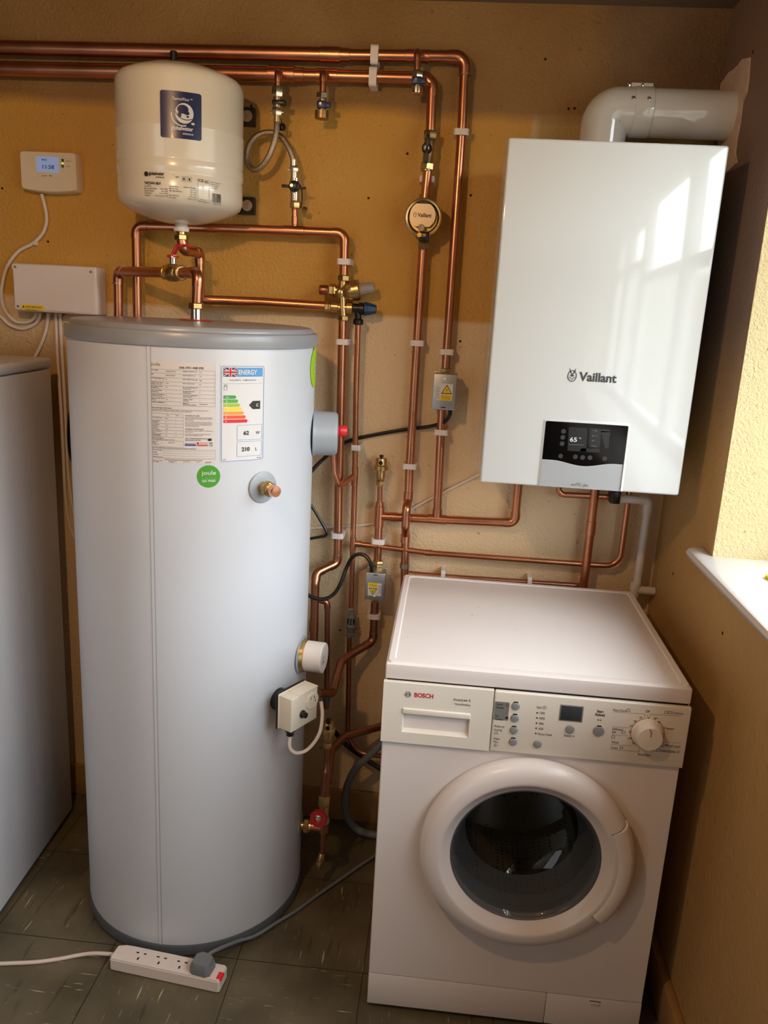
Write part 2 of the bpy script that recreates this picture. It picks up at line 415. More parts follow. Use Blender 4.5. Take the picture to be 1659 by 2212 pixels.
# plaster patch round the flue, and old screw holes
pp = [(1618, 124), (1612, 126), (1602, 128), (1594, 140), (1584, 150), (1574, 156), (1563, 172), (1556, 180), (1552, 215), (1550, 330), (1570, 372), (1590, 352), (1586, 330), (1590, 300), (1597, 262), (1602, 220), (1611, 200), (1615, 170)]
b = MB(PLASTER); q = [AX(x, y, XR-.004) for x, y in pp]; q = [V((XR-.004, min(p.y, -.002), p.z)) for p in q]; nq = len(q)
b.add(q+[V((XR, p.y, p.z)) for p in q], [tuple(range(nq))]+[(i, (i+1) % nq, nq+(i+1) % nq, nq+i) for i in range(nq)])
obj('plaster_patch', b, wr)
for (x, y) in ((1017, 422), (994, 737), (1178, 128), (1228, 235), (1241, 234), (796, 428), (880, 332), (735, 1361), (104, 522), (5, 407), (543, 229)):
    p = A(x, y, 0); obj('screw_hole', MB(DARK).lathe(p, (0, -1, 0), [(.0026, 0), (.0031, .0006), (.001, .0009)], 12), wb)
for (x, y) in ((1627, 112), (1454, 1239), (1561, 1368)):
    p = AX(x, y, XR); obj('screw_hole', MB(DARK).lathe(p, (-1, 0, 0), [(.0034, 0), (.004, .0006), (.001, .0009)], 12), wr)

# ------------------------------------------------------------------ white fridge at the left
fo = V((-.695, -.36, 0)); Mz = Matrix.Translation(fo) @ Matrix.Rotation(math.radians(2.7), 4, 'Z')
t = thing('fridge', 'tall white fridge cabinet at the left edge beside the cylinder', 'fridge', fo)
obj('body', MB(FRW).box((-.58, -.30, .02), (0, .245, 1.332), .004, M=Mz), t)
obj('top_panel', MB(FRW).box((-.583, -.345, 1.334), (.003, .25, 1.3605), .008, 3, M=Mz), t)
d = obj('door', MB(FRW).box((-.58, -.36, .03), (0, -.306, 1.332), .01, 3, M=Mz), t)
obj('handle', MB(FRW).box((-.56, -.39, .9), (-.53, -.36, 1.2), .006, M=Mz), d)
for fx in (-.54, -.04):
    for fy in (-.26, .2): obj('foot', MB(BLACK).cyl(Mz @ V((fx, fy, 0)), (0, 0, 1), .018, .022), t)

# ------------------------------------------------------------------ hot water cylinder
TX, TY, TR = -.25, -.3317, .2754
def T(az, z, r=TR): a = math.radians(az); return V((TX+r*math.cos(a), TY+r*math.sin(a), z))
def TN(az): a = math.radians(az); return V((math.cos(a), math.sin(a), 0))
def TT(az): a = math.radians(az); return V((-math.sin(a), math.cos(a), 0))
def tmap(az, z0, e): return lambda x, y: T(az+math.degrees(x/TR), z0+y, TR+e)
tank = thing('hot_water_cylinder', 'tall white hot water cylinder with grey lid and rating labels', 'hot water cylinder', (TX, TY, 0))
o0 = (TX, TY, 0)
obj('jacket', MB(TANKW).lathe(o0, (0, 0, 1), [(TR-.01, .02), (TR, .03), (TR, .5), (TR, 1.0), (TR, 1.43), (TR-.004, 1.445)], 128), tank)
obj('base_ring', MB(GREYD).lathe(o0, (0, 0, 1), [(.265, 0), (.272, .001), (.2775, .006), (.2785, .03), (.2765, .0335), (.27, .034)], 128), tank)
b = MB(LIDG).lathe(o0, (0, 0, 1), [(.27, 1.437), (.2785, 1.438), (.2795, 1.445), (.2795, 1.461), (.277, 1.4655), (.27, 1.466), (.268, 1.4675), (.2672, 1.473), (.264, 1.4765), (.255, 1.478), (.15, 1.4805), (.0, 1.482)], 128)
obj('lid', b, tank)
b = MB(TANKW)
b.grid(tmap(-91, 0, .0012), -.0035, .0035, .034, 1.436, 2, 12)
b.m(GREYP2).grid(tmap(-91, 0, .0013), .003, .0042, .034, 1.436, 1, 12)
obj('seam_strip', b, tank)
rp = V((TX+.003, TY, 1.4815))
b = MB(RED).lathe(rp, (0, 0, 1), [(.0, 0), (.036, 0), (.038, .0012), (.034, .0022), (.012, .003)], 40); obj('rosette', b, tank)['label'] = 'flat red rosette on the lid'
# rating label (az, local metres; origin at its top left)
LW, LH = .128, .203; LA, LZ = -90.6, 1.4085
def L(e): return tmap(LA, LZ, e)
b = MB(PAPER); b.grid(L(.0004), 0, LW, -LH, 0, 10, 1)
fn = L(.0009); b.m(INK)
b.m(mat('label_gold', '9C8B62', .5)).text('joule', .0095, fn, .002, -.009)
b.m(INK).text('210L CYC + IND STD', .0056, fn, .081, -.0125, 'c', w=.047, bold=.028)
def line(x0, y0, x1, y1, w=.00035):
    if abs(y1-y0) < 1e-6: b.grid(fn, x0, x1, y0-w/2, y0+w/2, 8, 1)
    else: b.grid(fn, x0-w/2, x0+w/2, y0, y1, 1, 1)
b.m(INKM)
y0, y1 = -.0155, -.0865
rows = [('PART NUMBER', 'TCJMVI-0210LFC', 'NOMINAL CAPACITY (L)', '210'), ('SIZE', '2240/1500/550', 'GROSS CAPACITY (L)', '215'), ('UNIT WEIGHT EMPTY (kg)', '42', 'UNIT WEIGHT FULL (kg)', '258'),
        ('STANDING HEAT LOSS AT', '1.49', 'HEAT LOSS (Watts)', '62'), ('MAX PRIMARY WATER', '10', 'MAX INLET PRESSURE INLET', '6'), ('EXPANSION VESSEL', '3', 'MAXIMUM OPERATING', '6'), ('OPERATING PRESSURE OF', '8', 'OPERATING PRESSURE OF', '7'),
        ('OPERATING TEMP OF T&P', '90', 'NUMBER OF HEAT', '1'), ('NUMBER OF IMMERSIONS', '1', 'IMMERSION', '3kW @ 240V')]
sub = {3: 'MODEL 2.1 (kWh / 24h)', 4: 'PRESSURE (Bar)', 5: 'PRESSURE (Bar)', 6: 'EXPANSION VALVE (Bar)', 7: 'VALVE (C)'}
sub2 = {4: 'CONTROL (Bar)', 5: 'PRESSURE (Bar)', 6: 'T&P VALVE (Bar)', 7: 'EXCHANGERS', 8: 'SPECIFICATION (ELEMENT)'}
rh = (y0-y1)/9
for k in range(10): line(.001, y0-k*rh, LW-.0015, 0, 0) if False else b.grid(fn, .001, LW-.0015, y0-k*rh-.00018, y0-k*rh+.00018, 8, 1)
for x in (.001, LW-.0015): line(x, y1, x, y0)
for k, r in enumerate(rows):
    y = y0-k*rh-.0032; b.m(INK); b.text(r[0], .0024, fn, .002, y, w=min(.026, len(r[0])*.00135)); b.text(r[2], .0024, fn, .064, y, w=min(.029, len(r[2])*.00135))
    if k in sub: b.text(sub[k], .0024, fn, .002, y-.0029, w=len(sub[k])*.00105)
    if k in sub2: b.text(sub2[k], .0024, fn, .064, y-.0029, w=len(sub2[k])*.00115)
    b.m(INKM).text(r[1], .0028, fn, .031, y-.0012, w=len(r[1])*.00145); b.text(r[3], .0028, fn, .096, y-.0012, w=len(r[3])*.0016)
b.m(INK).text('Heat Exchanger Information', .0034, fn, .002, -.0925, w=.04)
b.m(INKM)
b.text('NOT APPLICABLE TO DIRECT CYLINDERS. PRIMARY CIRCUIT MUST HAVE A CONTROL DEVICE FITTED.', .0024, fn, .002, -.0957, w=.112)
b.text('ADDITIONAL COILS FOR ALTERNATIVE HEAT SOURCES AT THE CYLINDER ONLY.', .0024, fn, .002, -.0985, w=.08)
yb0, yb1 = -.103, -.150
for k in range(8): b.grid(fn, .001, .064, yb0-k*.0067-.0002, yb0-k*.0067+.0002, 6, 1)
for x in (.001, .064): line(x, yb1, x, yb0)
b.text('COIL', .0026, fn, .031, -.1065); b.text('COIL 2', .0026, fn, .049, -.1065)
for k, (r, s, v1, v2) in enumerate([('COIL RATING (kW)', '', '19.75', '0'), ('MAX PRIM FLOW', 'LITRES (L)', '15', '0'), ('COIL SURFACE', 'AREA (m2)', '0.75', '0'), ('COIL FLOW', 'RATE (L/min)', '15.00', ''), ('COIL RESISTANCE', '(Bar)', '0.0', '0'), ('MAXIMUM PRIMARY', 'PRESSURE (Bar)', '3.0', '0')]):
    y = yb0-.0067-k*.0067-.003
    b.m(INK).text(r, .0023, fn, .0025, y, w=len(r)*.00125)
    if s: b.text(s, .0023, fn, .0025, y-.0026, w=len(s)*.0012)
    b.m(INKM).text(v1, .0027, fn, .029, y-.001); b.text(v2, .0027, fn, .049, y-.001)
b.m(INK).text('Solar Information', .003, fn, .002, -.1535, w=.023); b.text('ONLY APPLICABLE TO SOLAR CYLINDERS', .0023, fn, .002, -.1562, w=.045)
b.m(INKM); b.grid(fn, .001, .064, -.1577, -.1573, 6, 1); b.grid(fn, .001, .064, -.1702, -.1698, 6, 1); line(.001, -.17, .001, -.1575); line(.064, -.17, .064, -.1575)
b.m(INK); b.text('DEDICATED', .0023, fn, .0025, -.161, w=.0115); b.text('SOLAR', .0023, fn, .0025, -.1637, w=.0065); b.text('VOLUME (Ltr)', .0023, fn, .0025, -.1664, w=.013); b.text('0', .0026, fn, .02, -.164); b.text('SOLAR COIL', .0023, fn, .034, -.162, w=.013)
b.text('WARNING TO USER', .0032, fn, .068, -.1065, w=.028)
for k, (s, w) in enumerate((('a) DO NOT REMOVE OR ADJUST ANY COMPONENT', .053), ('PART OF THIS UNVENTED WATER HEATER: CONTACT', .054), ('THE INSTALLER', .016))): b.m(INKM).text(s, .0023, fn, .068, -.1098-k*.0027, w=w)
for k, (s, w) in enumerate((('b) IF THIS UNVENTED WATER HEATER DEVELOPS A', .052), ('FAULT, SUCH AS A FLOW OF HOT WATER FROM THE', .054), ('DISCHARGE PIPE, SWITCH THE HEATER OFF AND', .052), ('CONTACT THE INSTALLER', .027))): b.text(s, .0023, fn, .068, -.1192-k*.0027, w=w)
b.m(INK).text('WARNING TO INSTALLER', .0032, fn, .068, -.1335, w=.036)
for k, (s, w) in enumerate((('a) THIS INSTALLATION IS SUBJECT TO THE BUILDING', .054), ('REGULATIONS', .015))): b.m(INKM).text(s, .0023, fn, .068, -.1366-k*.0027, w=w)
for k, (s, w) in enumerate((('b) USE ONLY APPROPRIATE COMPONENTS FOR', .05), ('INSTALLATION OR MAINTENANCE', .034))): b.text(s, .0023, fn, .068, -.1435-k*.0027, w=w)
b.m(INK).text('THIS CYLINDER REQUIRES ANNUAL', .003, fn, .068, -.1525, w=.044); b.text('MAINTENANCE SERVICE', .003, fn, .068, -.156, w=.03)
b.m(mat('logo_blue', '3A4A9A', .5)).grid(fn, .067, .089, -.1665, -.1635, 3, 1).text('Benchmark', .0038, fn, .068, -.163, w=.02)
b.m(INKR).grid(fn, .0905, .1125, -.1665, -.1645, 3, 1).grid(fn, .0905, .0945, -.1635, -.159, 1, 1).text('heat water', .003, fn, .096, -.161, w=.016).text('association', .0024, fn, .096, -.1635, w=.016)
b.m(INK).text('UK', .0052, fn, .115, -.1625, w=.0072).text('CA', .0052, fn, .115, -.1672, w=.0072)
b.add([fn(.116+.006*math.cos(a)*(.5+.5*(i % 2)), -.1535+.003*math.sin(a)) for i, a in enumerate([k*PI/6 for k in range(12)])], [tuple(range(12))])
b.m(INK).text('MUST BE COMPLETED ALONG WITH CHECKLIST LOGBOOK IN MANUAL', .0027, fn, .002, -.1735, w=.088)
b.m(INKM)
for k, s in enumerate(('INSTALLER NAME', 'ADDRESS', 'TELEPHONE', 'COMPLETION DATE')):
    y = -.178-k*.0047; b.m(INK).text(s, .0023, fn, .0025, y, w=len(s)*.0013); b.m(INKM).grid(fn, .022, .124, y-.0004, y-.0001, 6, 1)
b.grid(fn, .001, .1265, -.1752, -.1749, 8, 1); b.grid(fn, .001, .1265, -.1942, -.1939, 8, 1); line(.001, -.194, .001, -.175); line(.1265, -.194, .1265, -.175)
b.m(INK).text('SEE INSTALLATION INSTRUCTIONS FOR CURRENT CONTACT DETAILS', .0024, fn, .064, -.1972, 'c', w=.075)
for x, s, v in ((.001, 'Cylinder Serial Number', '1111 271083237'), (.035, 'Manufacture Date', '27/10/2023'), (.064, 'ERP Efficiency', '0'), (.09, 'ERP Rank', 'C'), (.107, 'Test Standard', 'BS EN 12897')):
    b.m(INK).text(s, .0021, fn, x, -.1998, w=len(s)*.001); b.m(INKM).text(v, .0021, fn, x, -.2022, w=len(v)*.001)
obj('rating_label', b, tank)
# energy label
EW, EH = .0975, .2; EA, EZ = -62.0, 1.408
def E_(e): return tmap(EA, EZ, e)
b = MB(PAPERW); b.grid(E_(.0006), 0, EW, -EH, 0, 8, 1)
b.m(NAVYL); fn = E_(.001)
def frame(x0, x1, y0, y1, w=.0012, r=.004):
    o = roundrect(x1-x0, y1-y0, r, 4, (x0+x1)/2, (y0+y1)/2); i = roundrect(x1-x0-2*w, y1-y0-2*w, r-w, 4, (x0+x1)/2, (y0+y1)/2); n = len(o)
    def subd(Lp): 
        out = []
        for a, c in zip(Lp, Lp[1:]+Lp[:1]): out += [(a[0]+(c[0]-a[0])*k/3, a[1]+(c[1]-a[1])*k/3) for k in range(3)]
        return out
    o, i = subd(o), subd(i); n = len(o)
    b.add([fn(*p) for p in o+i], [(k, (k+1) % n, n+(k+1) % n, n+k) for k in range(n)])
frame(.0015, EW-.002, -.199, -.004)
b.m(LBLUE).grid(fn, .0345, .0915, -.0255, -.0075, 6, 1)
b.m(mat('flag_blue', '1E2A66', .5)).grid(fn, .006, .0335, -.0255, -.0075, 3, 1)
fx0, fx1, fy0, fy1 = .006, .0335, -.0255, -.0075; fn = E_(.0014); b.m(PAPERW)
def band(x0, y0, x1, y1, w):
    d = V((x1-x0, y1-y0, 0)).normalized(); nx, ny = -d.y*w/2, d.x*w/2
    P = [(x0+nx, y0+ny), (x0-nx, y0-ny), (x1-nx, y1-ny), (x1+nx, y1+ny)]
    P = [(min(max(x, fx0), fx1), min(max(y, fy0), fy1)) for x, y in P]; b.add([fn(*p) for p in P], [(0, 1, 2, 3)])
band(fx0, fy0, fx1, fy1, .0042); band(fx0, fy1, fx1, fy0, .0042)
fn = E_(.0017); b.m(INKR); band(fx0, fy0, fx1, fy1, .0016); band(fx0, fy1, fx1, fy0, .0016)
mx, my = (fx0+fx1)/2, (fy0+fy1)/2
fn = E_(.002); b.m(PAPERW).grid(fn, mx-.0034, mx+.0034, fy0, fy1, 1, 1).grid(fn, fx0, fx1, my-.0034, my+.0034, 3, 1)
fn = E_(.0023); b.m(INKR).grid(fn, mx-.002, mx+.002, fy0, fy1, 1, 1).grid(fn, fx0, fx1, my-.002, my+.002, 3, 1)
fn = E_(.0015)
b.m(PAPERW).text('ENERGY', .0128, fn, .037, -.0208, w=.041, bold=.025)
b.m(INKM).text('CYCLONE FL   TCJMVI-0210LFC', .0036, fn, .047, -.0335, 'c', w=.058); b.grid(fn, .004, .0915, -.0392, -.0389, 6, 1)
b.m(INK)
fn = E_(.001); frame(.007, .0135, -.0525, -.0425, .0005, .001); frame(.0075, .013, -.0465, -.0415, .0004, .001)
fn = E_(.0015)
for k, (s, c) in enumerate((('A+', '3E9A3E'), ('A', '58A83C'), ('B', 'A8BE34'), ('C', 'EFD22E'), ('D', 'E99A2C'), ('E', 'DF5428'), ('F', 'D4202C'))):
    yt = -.063-k*.0082; w = .027+k*.0042
    b.m(mat('band_'+s[0], c, .45)).flat([(.006, yt-.0069), (.006+w*.5, yt-.0069), (.006+w-.003, yt-.0069), (.006+w, yt-.00345), (.006+w-.003, yt), (.006+w*.5, yt), (.006, yt)], E_(.001))
    b.m(PAPERW).text(s, .0056, fn, .0105, yt-.0056)
b.m(INK).flat([(.0605, -.0835), (.069, -.075), (.0775, -.075), (.0865, -.075), (.0865, -.092), (.0775, -.092), (.069, -.092)], E_(.001))
b.m(PAPERW).text('C', .0082, fn, .0765, -.0865, bold=.028)
b.m(NAVYL); fn = E_(.001); frame(.0345, .0915, -.1555, -.124, .0007, .002); frame(.0345, .0915, -.19, -.1585, .0007, .002)
fn = E_(.0015); b.m(INK).text('62', .0115, fn, .049, -.1445, w=.012, bold=.028); b.m(INKM).text('W', .0095, fn, .0765, -.1445)
b.m(INK).text('210', .0115, fn, .045, -.1785, w=.018, bold=.028); b.m(INKM).text('L', .0095, fn, .0765, -.1785)
b.m(INK).text('2017', .003, fn, .0055, -.1955); b.text('812/2013', .003, fn, .0915, -.1955, 'r')
obj('energy_label', b, tank)
# round quality sticker
fa = tmap(-66.9, 1.1788, .0006)
b = MB(GREEN); cs = [(r*math.cos(2*PI*k/32), r*math.sin(2*PI*k/32)) for r in (.0235, .012) for k in range(32)]
b.add([fa(*p) for p in cs]+[fa(0, 0)], [(k, (k+1) % 32, 32+(k+1) % 32, 32+k) for k in range(32)]+[(32+k, 32+(k+1) % 32, 64) for k in range(32)])
fn = tmap(-66.9, 1.1788, .0011); b.m(PAPERW)
b.text('joule', .0125, fn, 0, .0035, 'c', w=.029).text('. . . . . .', .006, fn, 0, -.0035, 'c', w=.026).text('QC PASS', .0066, fn, 0, -.0115, 'c', w=.027, bold=.028)
obj('quality_sticker', b, tank)['label'] = 'round green quality sticker'
fa = tmap(2.5, 1.392, .0012); b = MB(LIME); cs = [(r*math.cos(2*PI*k/40), r*math.sin(2*PI*k/40)) for r in (.046, .023) for k in range(40)]
b.add([fa(*p) for p in cs]+[fa(0, 0)], [(k, (k+1) % 40, 40+(k+1) % 40, 40+k) for k in range(40)]+[(40+k, 40+(k+1) % 40, 80) for k in range(40)])
fn = tmap(2.5, 1.392, .0018); b.m(PAPERW).text('G', .03, fn, -.004, -.012, 'c')
obj('badge', b, tank)['label'] = 'lime green round badge on the right side'
# capped secondary port
pz = 1.1482; az = -42
po = obj('port_rosette', MB(GREYP2).lathe(T(az, pz, TR-.001), TN(az), [(0, 0), (.034, 0), (.0345, .003), (.032, .0045), (.016, .005)], 40), tank)
o = T(az, pz, TR+.004)
b = MB(BRASS).cyl(o, TN(az), .0135, .012).hexn(o+TN(az)*.010, TN(az), .0175, .013).cyl(o+TN(az)*.023, TN(az), .0135, .006); obj('port_nut', b, po)
obj('port_cap', MB(COPPERB).lathe(o+TN(az)*.028, TN(az), [(.0118, 0), (.0123, .001), (.0123, .017), (.0115, .019), (.0, .0195)], 28), po)
# immersion heater cover, grey cup with red knob
az = 9; pz = 1.2352; o = T(az, pz, TR-.002); n_ = TN(az)
cp = obj('immersion_cover', MB(GREYP2).lathe(o, n_, [(0, 0), (.054, 0), (.056, .002), (.055, .006), (.0525, .012), (.0515, .052), (.0495, .0575), (.044, .060), (0, .0605)], 48), tank)
obj('cover_gasket', MB(BLACK).lathe(o-n_*.002, n_, [(.05, 0), (.0555, 0), (.0555, .003), (.05, .003)], 40), cp)
kb = o+n_*.0605+V((0, 0, .008))
obj('reset_knob', MB(RED).lathe(kb, n_, [(0, 0), (.0135, 0), (.0135, .004), (.0145, .005), (.0125, .02), (.0115, .0215), (0, .0215)], 12), cp)
# lower white capped heater
az = -7; pz = .699; o = T(az, pz, TR-.0015); n_ = TN(az)
rs = obj('heater_rosette', MB(GREYP2).lathe(o, n_, [(0, 0), (.046, 0), (.047, .0025), (.044, .004), (.02, .0045)], 44), tank)
obj('heater_ring', MB(BRASS).lathe(o+n_*.004, n_, [(.02, 0), (.041, 0), (.041, .009), (.038, .0105), (.02, .0105)], 12), rs)
b = MB(WPLAS).lathe(o+n_*.0145, n_, [(.02, 0), (.037, 0), (.037, .042), (.035, .0445), (.031, .044), (.0, .044)], 44)
Mc = fr(o+n_*.0145, n_); b.box((-.004, -.041, .034), (.006, -.03, .042), .001, M=fr(o+n_*.0145, n_, TT(az)))
obj('heater_cap', b, rs)
b = MB(INKM).text('max', .009, plane(fr(o+n_*.0592, n_, TT(az))), -.008, .002, 'c').text('230V', .009, plane(fr(o+n_*.0592, n_, TT(az))), -.008, -.01, 'c'); obj('heater_print', b, rs)
# thermostat
ph = -29.74; n_ = TN(ph); t_ = TT(ph); fc = V((TX, TY, .6302))+n_*.3557
Mt = fr(fc, n_, t_)
th = obj('thermostat', MB(CREAM).box((-.046, -.0415, -.0402), (.046, .0415, 0), .003, 3, M=Mt).box((-.0475, -.043, -.0402), (.0475, .043, -.037), .001, M=Mt).box((-.02, .0405, -.035), (.046, .043, .0012), .001, M=Mt), tank)
obj('mounting_plate', MB(BLACK).box((-.0485, -.045, -.046), (.0485, .045, -.0395), .002, M=Mt).lathe(fc-n_*.046, -n_, [(.027, 0), (.027, .036)], 32), th)
b = MB(CREAM).lathe(Mt @ V((.025, .012, -.002)), n_, [(0, 0), (.0195, 0), (.0195, .004), (.0185, .0055), (.0, .0055)], 36)
for k in range(22):
    a = 2*PI*k/22; b.box((-.0007, .0175, -.0005), (.0007, .0205, .0045), M=Mt @ Matrix.Translation((.025, .012, 0)) @ Matrix.Rotation(a, 4, 'Z'))
dl = obj('dial', b, th)
obj('dial_print', MB(INK).text('4', .009, plane(Mt, .0042), .027, .018).text('6', .009, plane(Mt, .0042), .031, .009).text('2', .009, plane(Mt, .0042), .015, .019), dl)
obj('reset_button', MB(BLACK).lathe(Mt @ V((-.0085, -.008, 0)), n_, [(.0095, -.001), (.0095, .003), (.0075, .0045), (.0065, .0125), (.004, .0135), (0, .0135)], 20), th)
obj('gland', MB(BLACK).lathe(Mt @ V((-.028, -.0415, -.018)), (0, 0, -1), [(.012, -.001), (.0125, .006), (.009, .010), (.009, .018), (.006, .02)], 12), th)
g0 = Mt @ V((-.028, -.061, -.018))
lp = spline([g0, g0+V((.001, -.002, -.03)), g0+V((.016, .006, -.047)), g0+V((.04, .02, -.042)), g0+V((.062, .035, -.01)), g0+V((.066, .05, .03)), g0+V((.060, .062, .06))])
obj('thermostat_cable', MB(WVAL).tube(lp, .0042, 10), th)
# lower return port rosette
az = 1; obj('return_rosette', MB(GREYP2).lathe(T(az, .1962, TR-.0015), TN(az), [(0, 0), (.034, 0), (.0345, .003), (.031, .0045), (.01, .005)], 40), tank)

# ------------------------------------------------------------------ expansion vessel
vx, vy = -.3325, -.175
ves = thing('expansion_vessel', 'cream domed expansion vessel with blue sticker above the cylinder', 'expansion vessel', (vx, vy, 1.69))
Vz = 1.69
prof = [(.012, 1.7), (.04, 1.7025), (.075, 1.709), (.105, 1.719), (.13, 1.730), (.1425, 1.739), (.1475, 1.749), (.1487, 1.76), (.1487, 1.793), (.1472, 1.7965), (.1472, 1.799), (.1495, 1.803), (.1502, 1.81), (.1502, 1.822), (.1488, 1.8265), (.1488, 1.8285), (.1498, 1.832), (.1498, 1.8905), (.1506, 1.8925), (.1506, 1.896), (.1496, 1.899), (.1496, 1.99), (.1488, 1.999), (.146, 2.0075), (.140, 2.0145), (.12, 2.0235), (.09, 2.034), (.055, 2.0415), (.02, 2.0445), (0, 2.045)]
obj('shell', MB(VESW).lathe((vx, vy, 0), (0, 0, 1), [(r*.972 if r > .05 else r, h) for r, h in prof], 96), ves)
obj('air_valve', MB(BLACK).lathe((vx-.014, vy, 2.0435), (0, 0, 1), [(.016, 0), (.016, .003), (.0085, .004), (.0085, .03), (.0065, .032), (0, .032)], 20), ves)
def vm(x0, z0, e):
    a0 = -PI/2+math.asin((x0-vx)/.146)
    return lambda x, y: V((vx+(.1460+e)*math.cos(a0+x/.146), vy+(.1460+e)*math.sin(a0+x/.146), z0+y))
s = A(387, 246, vy-.15)
fm = vm(s.x, s.z, .0006); fn = vm(s.x, s.z, .0012)
b = MB(NAVY)
rr = roundrect(.088, .094, .005, 4); nn = 12
b.grid(fm, -.044, .044, -.042, .042, 10, 1).grid(fm, -.040, .040, .042, .047, 8, 1).grid(fm, -.040, .040, -.047, -.042, 8, 1)
for sx in (-1, 1):
    for sy in (-1, 1): b.flat([(sx*.04, sy*.042), (sx*.044, sy*.042), (sx*.0432, sy*.0452), (sx*.04, sy*.047)], fm)
b.m(PAPERW).text('ThermoWave', .0088, fn, -.001, .029, 'c', w=.036).text('TM', .004, fn, .019, .032)
b.text('globalwater', .0115, fn, .002, -.03, 'c', w=.047, bold=.028).text('solutions', .0072, fn, .026, -.0385, 'r', w=.023)
gc = (.007, .004); G = []
def arc(cx, cy, r0, r1, a0, a1, n=16):
    P = [(cx+r0*math.cos(math.radians(a0+(a1-a0)*k/n)), cy+r0*math.sin(math.radians(a0+(a1-a0)*k/n))) for k in range(n+1)]
    Q = [(cx+r1*math.cos(math.radians(a0+(a1-a0)*k/n)), cy+r1*math.sin(math.radians(a0+(a1-a0)*k/n))) for k in range(n+1)]
    b.add([fn(*p) for p in P+Q], [(k, k+1, n+2+k, n+1+k) for k in range(n)])
def blob(cx, cy, rx, ry, n=20, a0=0, a1=360): b.add([fn(cx, cy)]+[fn(cx+rx*math.cos(math.radians(a0+(a1-a0)*k/n)), cy+ry*math.sin(math.radians(a0+(a1-a0)*k/n))) for k in range(n+1)], [(0, k+1, k+2) for k in range(n)])
blob(gc[0], gc[1], .0195, .0205, 28)
fn = vm(s.x, s.z, .0016); b.m(NAVY); blob(gc[0]-.003, gc[1]+.008, .012, .009, 14); blob(gc[0]+.005, gc[1]+.001, .006, .004, 10); blob(gc[0]-.010, gc[1]-.003, .004, .006, 10); arc(gc[0]+.004, gc[1]+.012, .024, .0255, 200, 300); blob(gc[0]+.007, gc[1]-.006, .003, .002, 8)
fn = vm(s.x, s.z, .0012); b.m(PAPERW); arc(gc[0]-.004, gc[1]-.002, .022, .0245, 175, 290); blob(gc[0]+.018, gc[1]-.019, .004, .0025, 8)
obj('logo_sticker', b, ves)['label'] = 'dark blue square sticker'
s = A(318, 376, vy-.147)
fn = vm(s.x, s.z, .0002); b = MB(INK)
def blob2(cx, cy, r): b.add([fn(cx, cy)]+[fn(cx+r*math.cos(2*PI*k/16), cy+r*math.sin(2*PI*k/16)) for k in range(17)], [(0, k+1, k+2) for k in range(16)])
blob2(-.004, .001, .0052)
b.text('globalwater', .0098, fn, .002, -.001, w=.036, bold=.028).text('solutions', .0052, fn, .038, -.0065, 'r', w=.019)
b.text('TWCSWH-18LH', .0078, fn, -.009, -.0205, w=.0385, bold=.028)
for k, (p, q) in enumerate((('Typ: WPV-18 D', ''), ('Max. Operating Pressure:', '10 bar / 150 psi'), ('Factory Precharge:', '3 bar / 44 psi'), ('Test Pressure:', '14,3 bar / 207 psi'), ('Connection:', 'Sensus Components / Tubing'))):
    y = -.0255-k*.0047; b.text(p, .0038, fn, -.009, y, w=len(p)*.0013)
    if q: b.text(q, .0038, fn, .046, y, 'r', w=len(q)*.0011)
for k, (p, q) in enumerate((('Nominal Volume:', '18 litre / 4.76 gallons'), ('Min. Op. Temp.:', '-10 C / 14 F'), ('Max. Operating Temp.:', '99 C / 210 F'), ('', '70 C / 158 F'), ('Max. Work Temp.:', '99 C / 210 F'), ('Net Weight:', '2,87 kg / 6,3 lbs'))):
    y = -.0235-k*.0047
    if p: b.text(p, .0038, fn, .049, y, w=len(p)*.0013)
    b.text(q, .0038, fn, .108, y, 'r', w=len(q)*.0012)
b.grid(fn, .1105, .111, -.05, -.001, 1, 1).grid(fn, .1375, .138, -.052, -.004, 1, 1)
b.text('CE', .0082, fn, .1125, -.0075, w=.0115).text('EAC', .0082, fn, .127, -.009, w=.0085)
b.text('Made in Europe', .0028, fn, .124, -.0455, 'c', w=.015).text('Mfg. Date:', .0034, fn, .113, -.0495).text('Aug 2023', .0034, fn, .136, -.0505, 'r', w=.011)
for k in range(4): b.text(('Global Water Solutions Ltd', 'Address: www.gws.com', 'Tested and certified', 'Keep upright')[k], .0028, fn, .141, -.006-k*.004, w=.026-.003*k)
random.seed(2); x = .146
while x < .169:
    w = random.choice((.0006, .0006, .0012, .0018)); b.grid(fn, x, x+w, -.047, -.028, 1, 1); x += w+random.choice((.0006, .0009, .0012))
b.text('7 350017 740018', .0034, fn, .146, -.0515, w=.023)
for k, x in enumerate((.076, .088)):
    for (x0, x1, y0_, y1_) in ((0, .009, -.0105, -.0101), (0, .009, -.0004, 0), (0, .0004, -.0105, 0), (.0086, .009, -.0105, 0), (.003, .006, -.008, -.003)): b.grid(fn, x+x0, x+x1, y0_, y1_, 1, 1)
b.text('.', .008, fn, .058, 0).text('acs', .006, fn, .063, -.004)
obj('printed_label', b, ves)
for (px, py) in ((537, 251), (537, 444)):
    p = A(px-3, py, -.022); b = MB(BLACK).box((p.x-.03, -.022, p.z-.021), (p.x+.0175, 0, p.z+.021), .001)
    br = obj('bracket_plate', b, ves)
    obj('washer', MB(NICKEL).lathe((p.x, -.022, p.z), (0, -1, 0), [(.003, .001), (.003, .002), (.0135, .002), (.0135, 0)], 28), br); obj('screw', MB(STEEL).hexn((p.x, -.022, p.z), (0, -1, 0), .0035, .003), br)
b = MB(WPLAS).lathe((vx, vy, 1.6835), (0, 0, 1), [(.012, 0), (.0175, .0005), (.019, .006), (.0175, .0095), (.014, .011), (.016, .013), (.013, .018), (.011, .02)], 24)
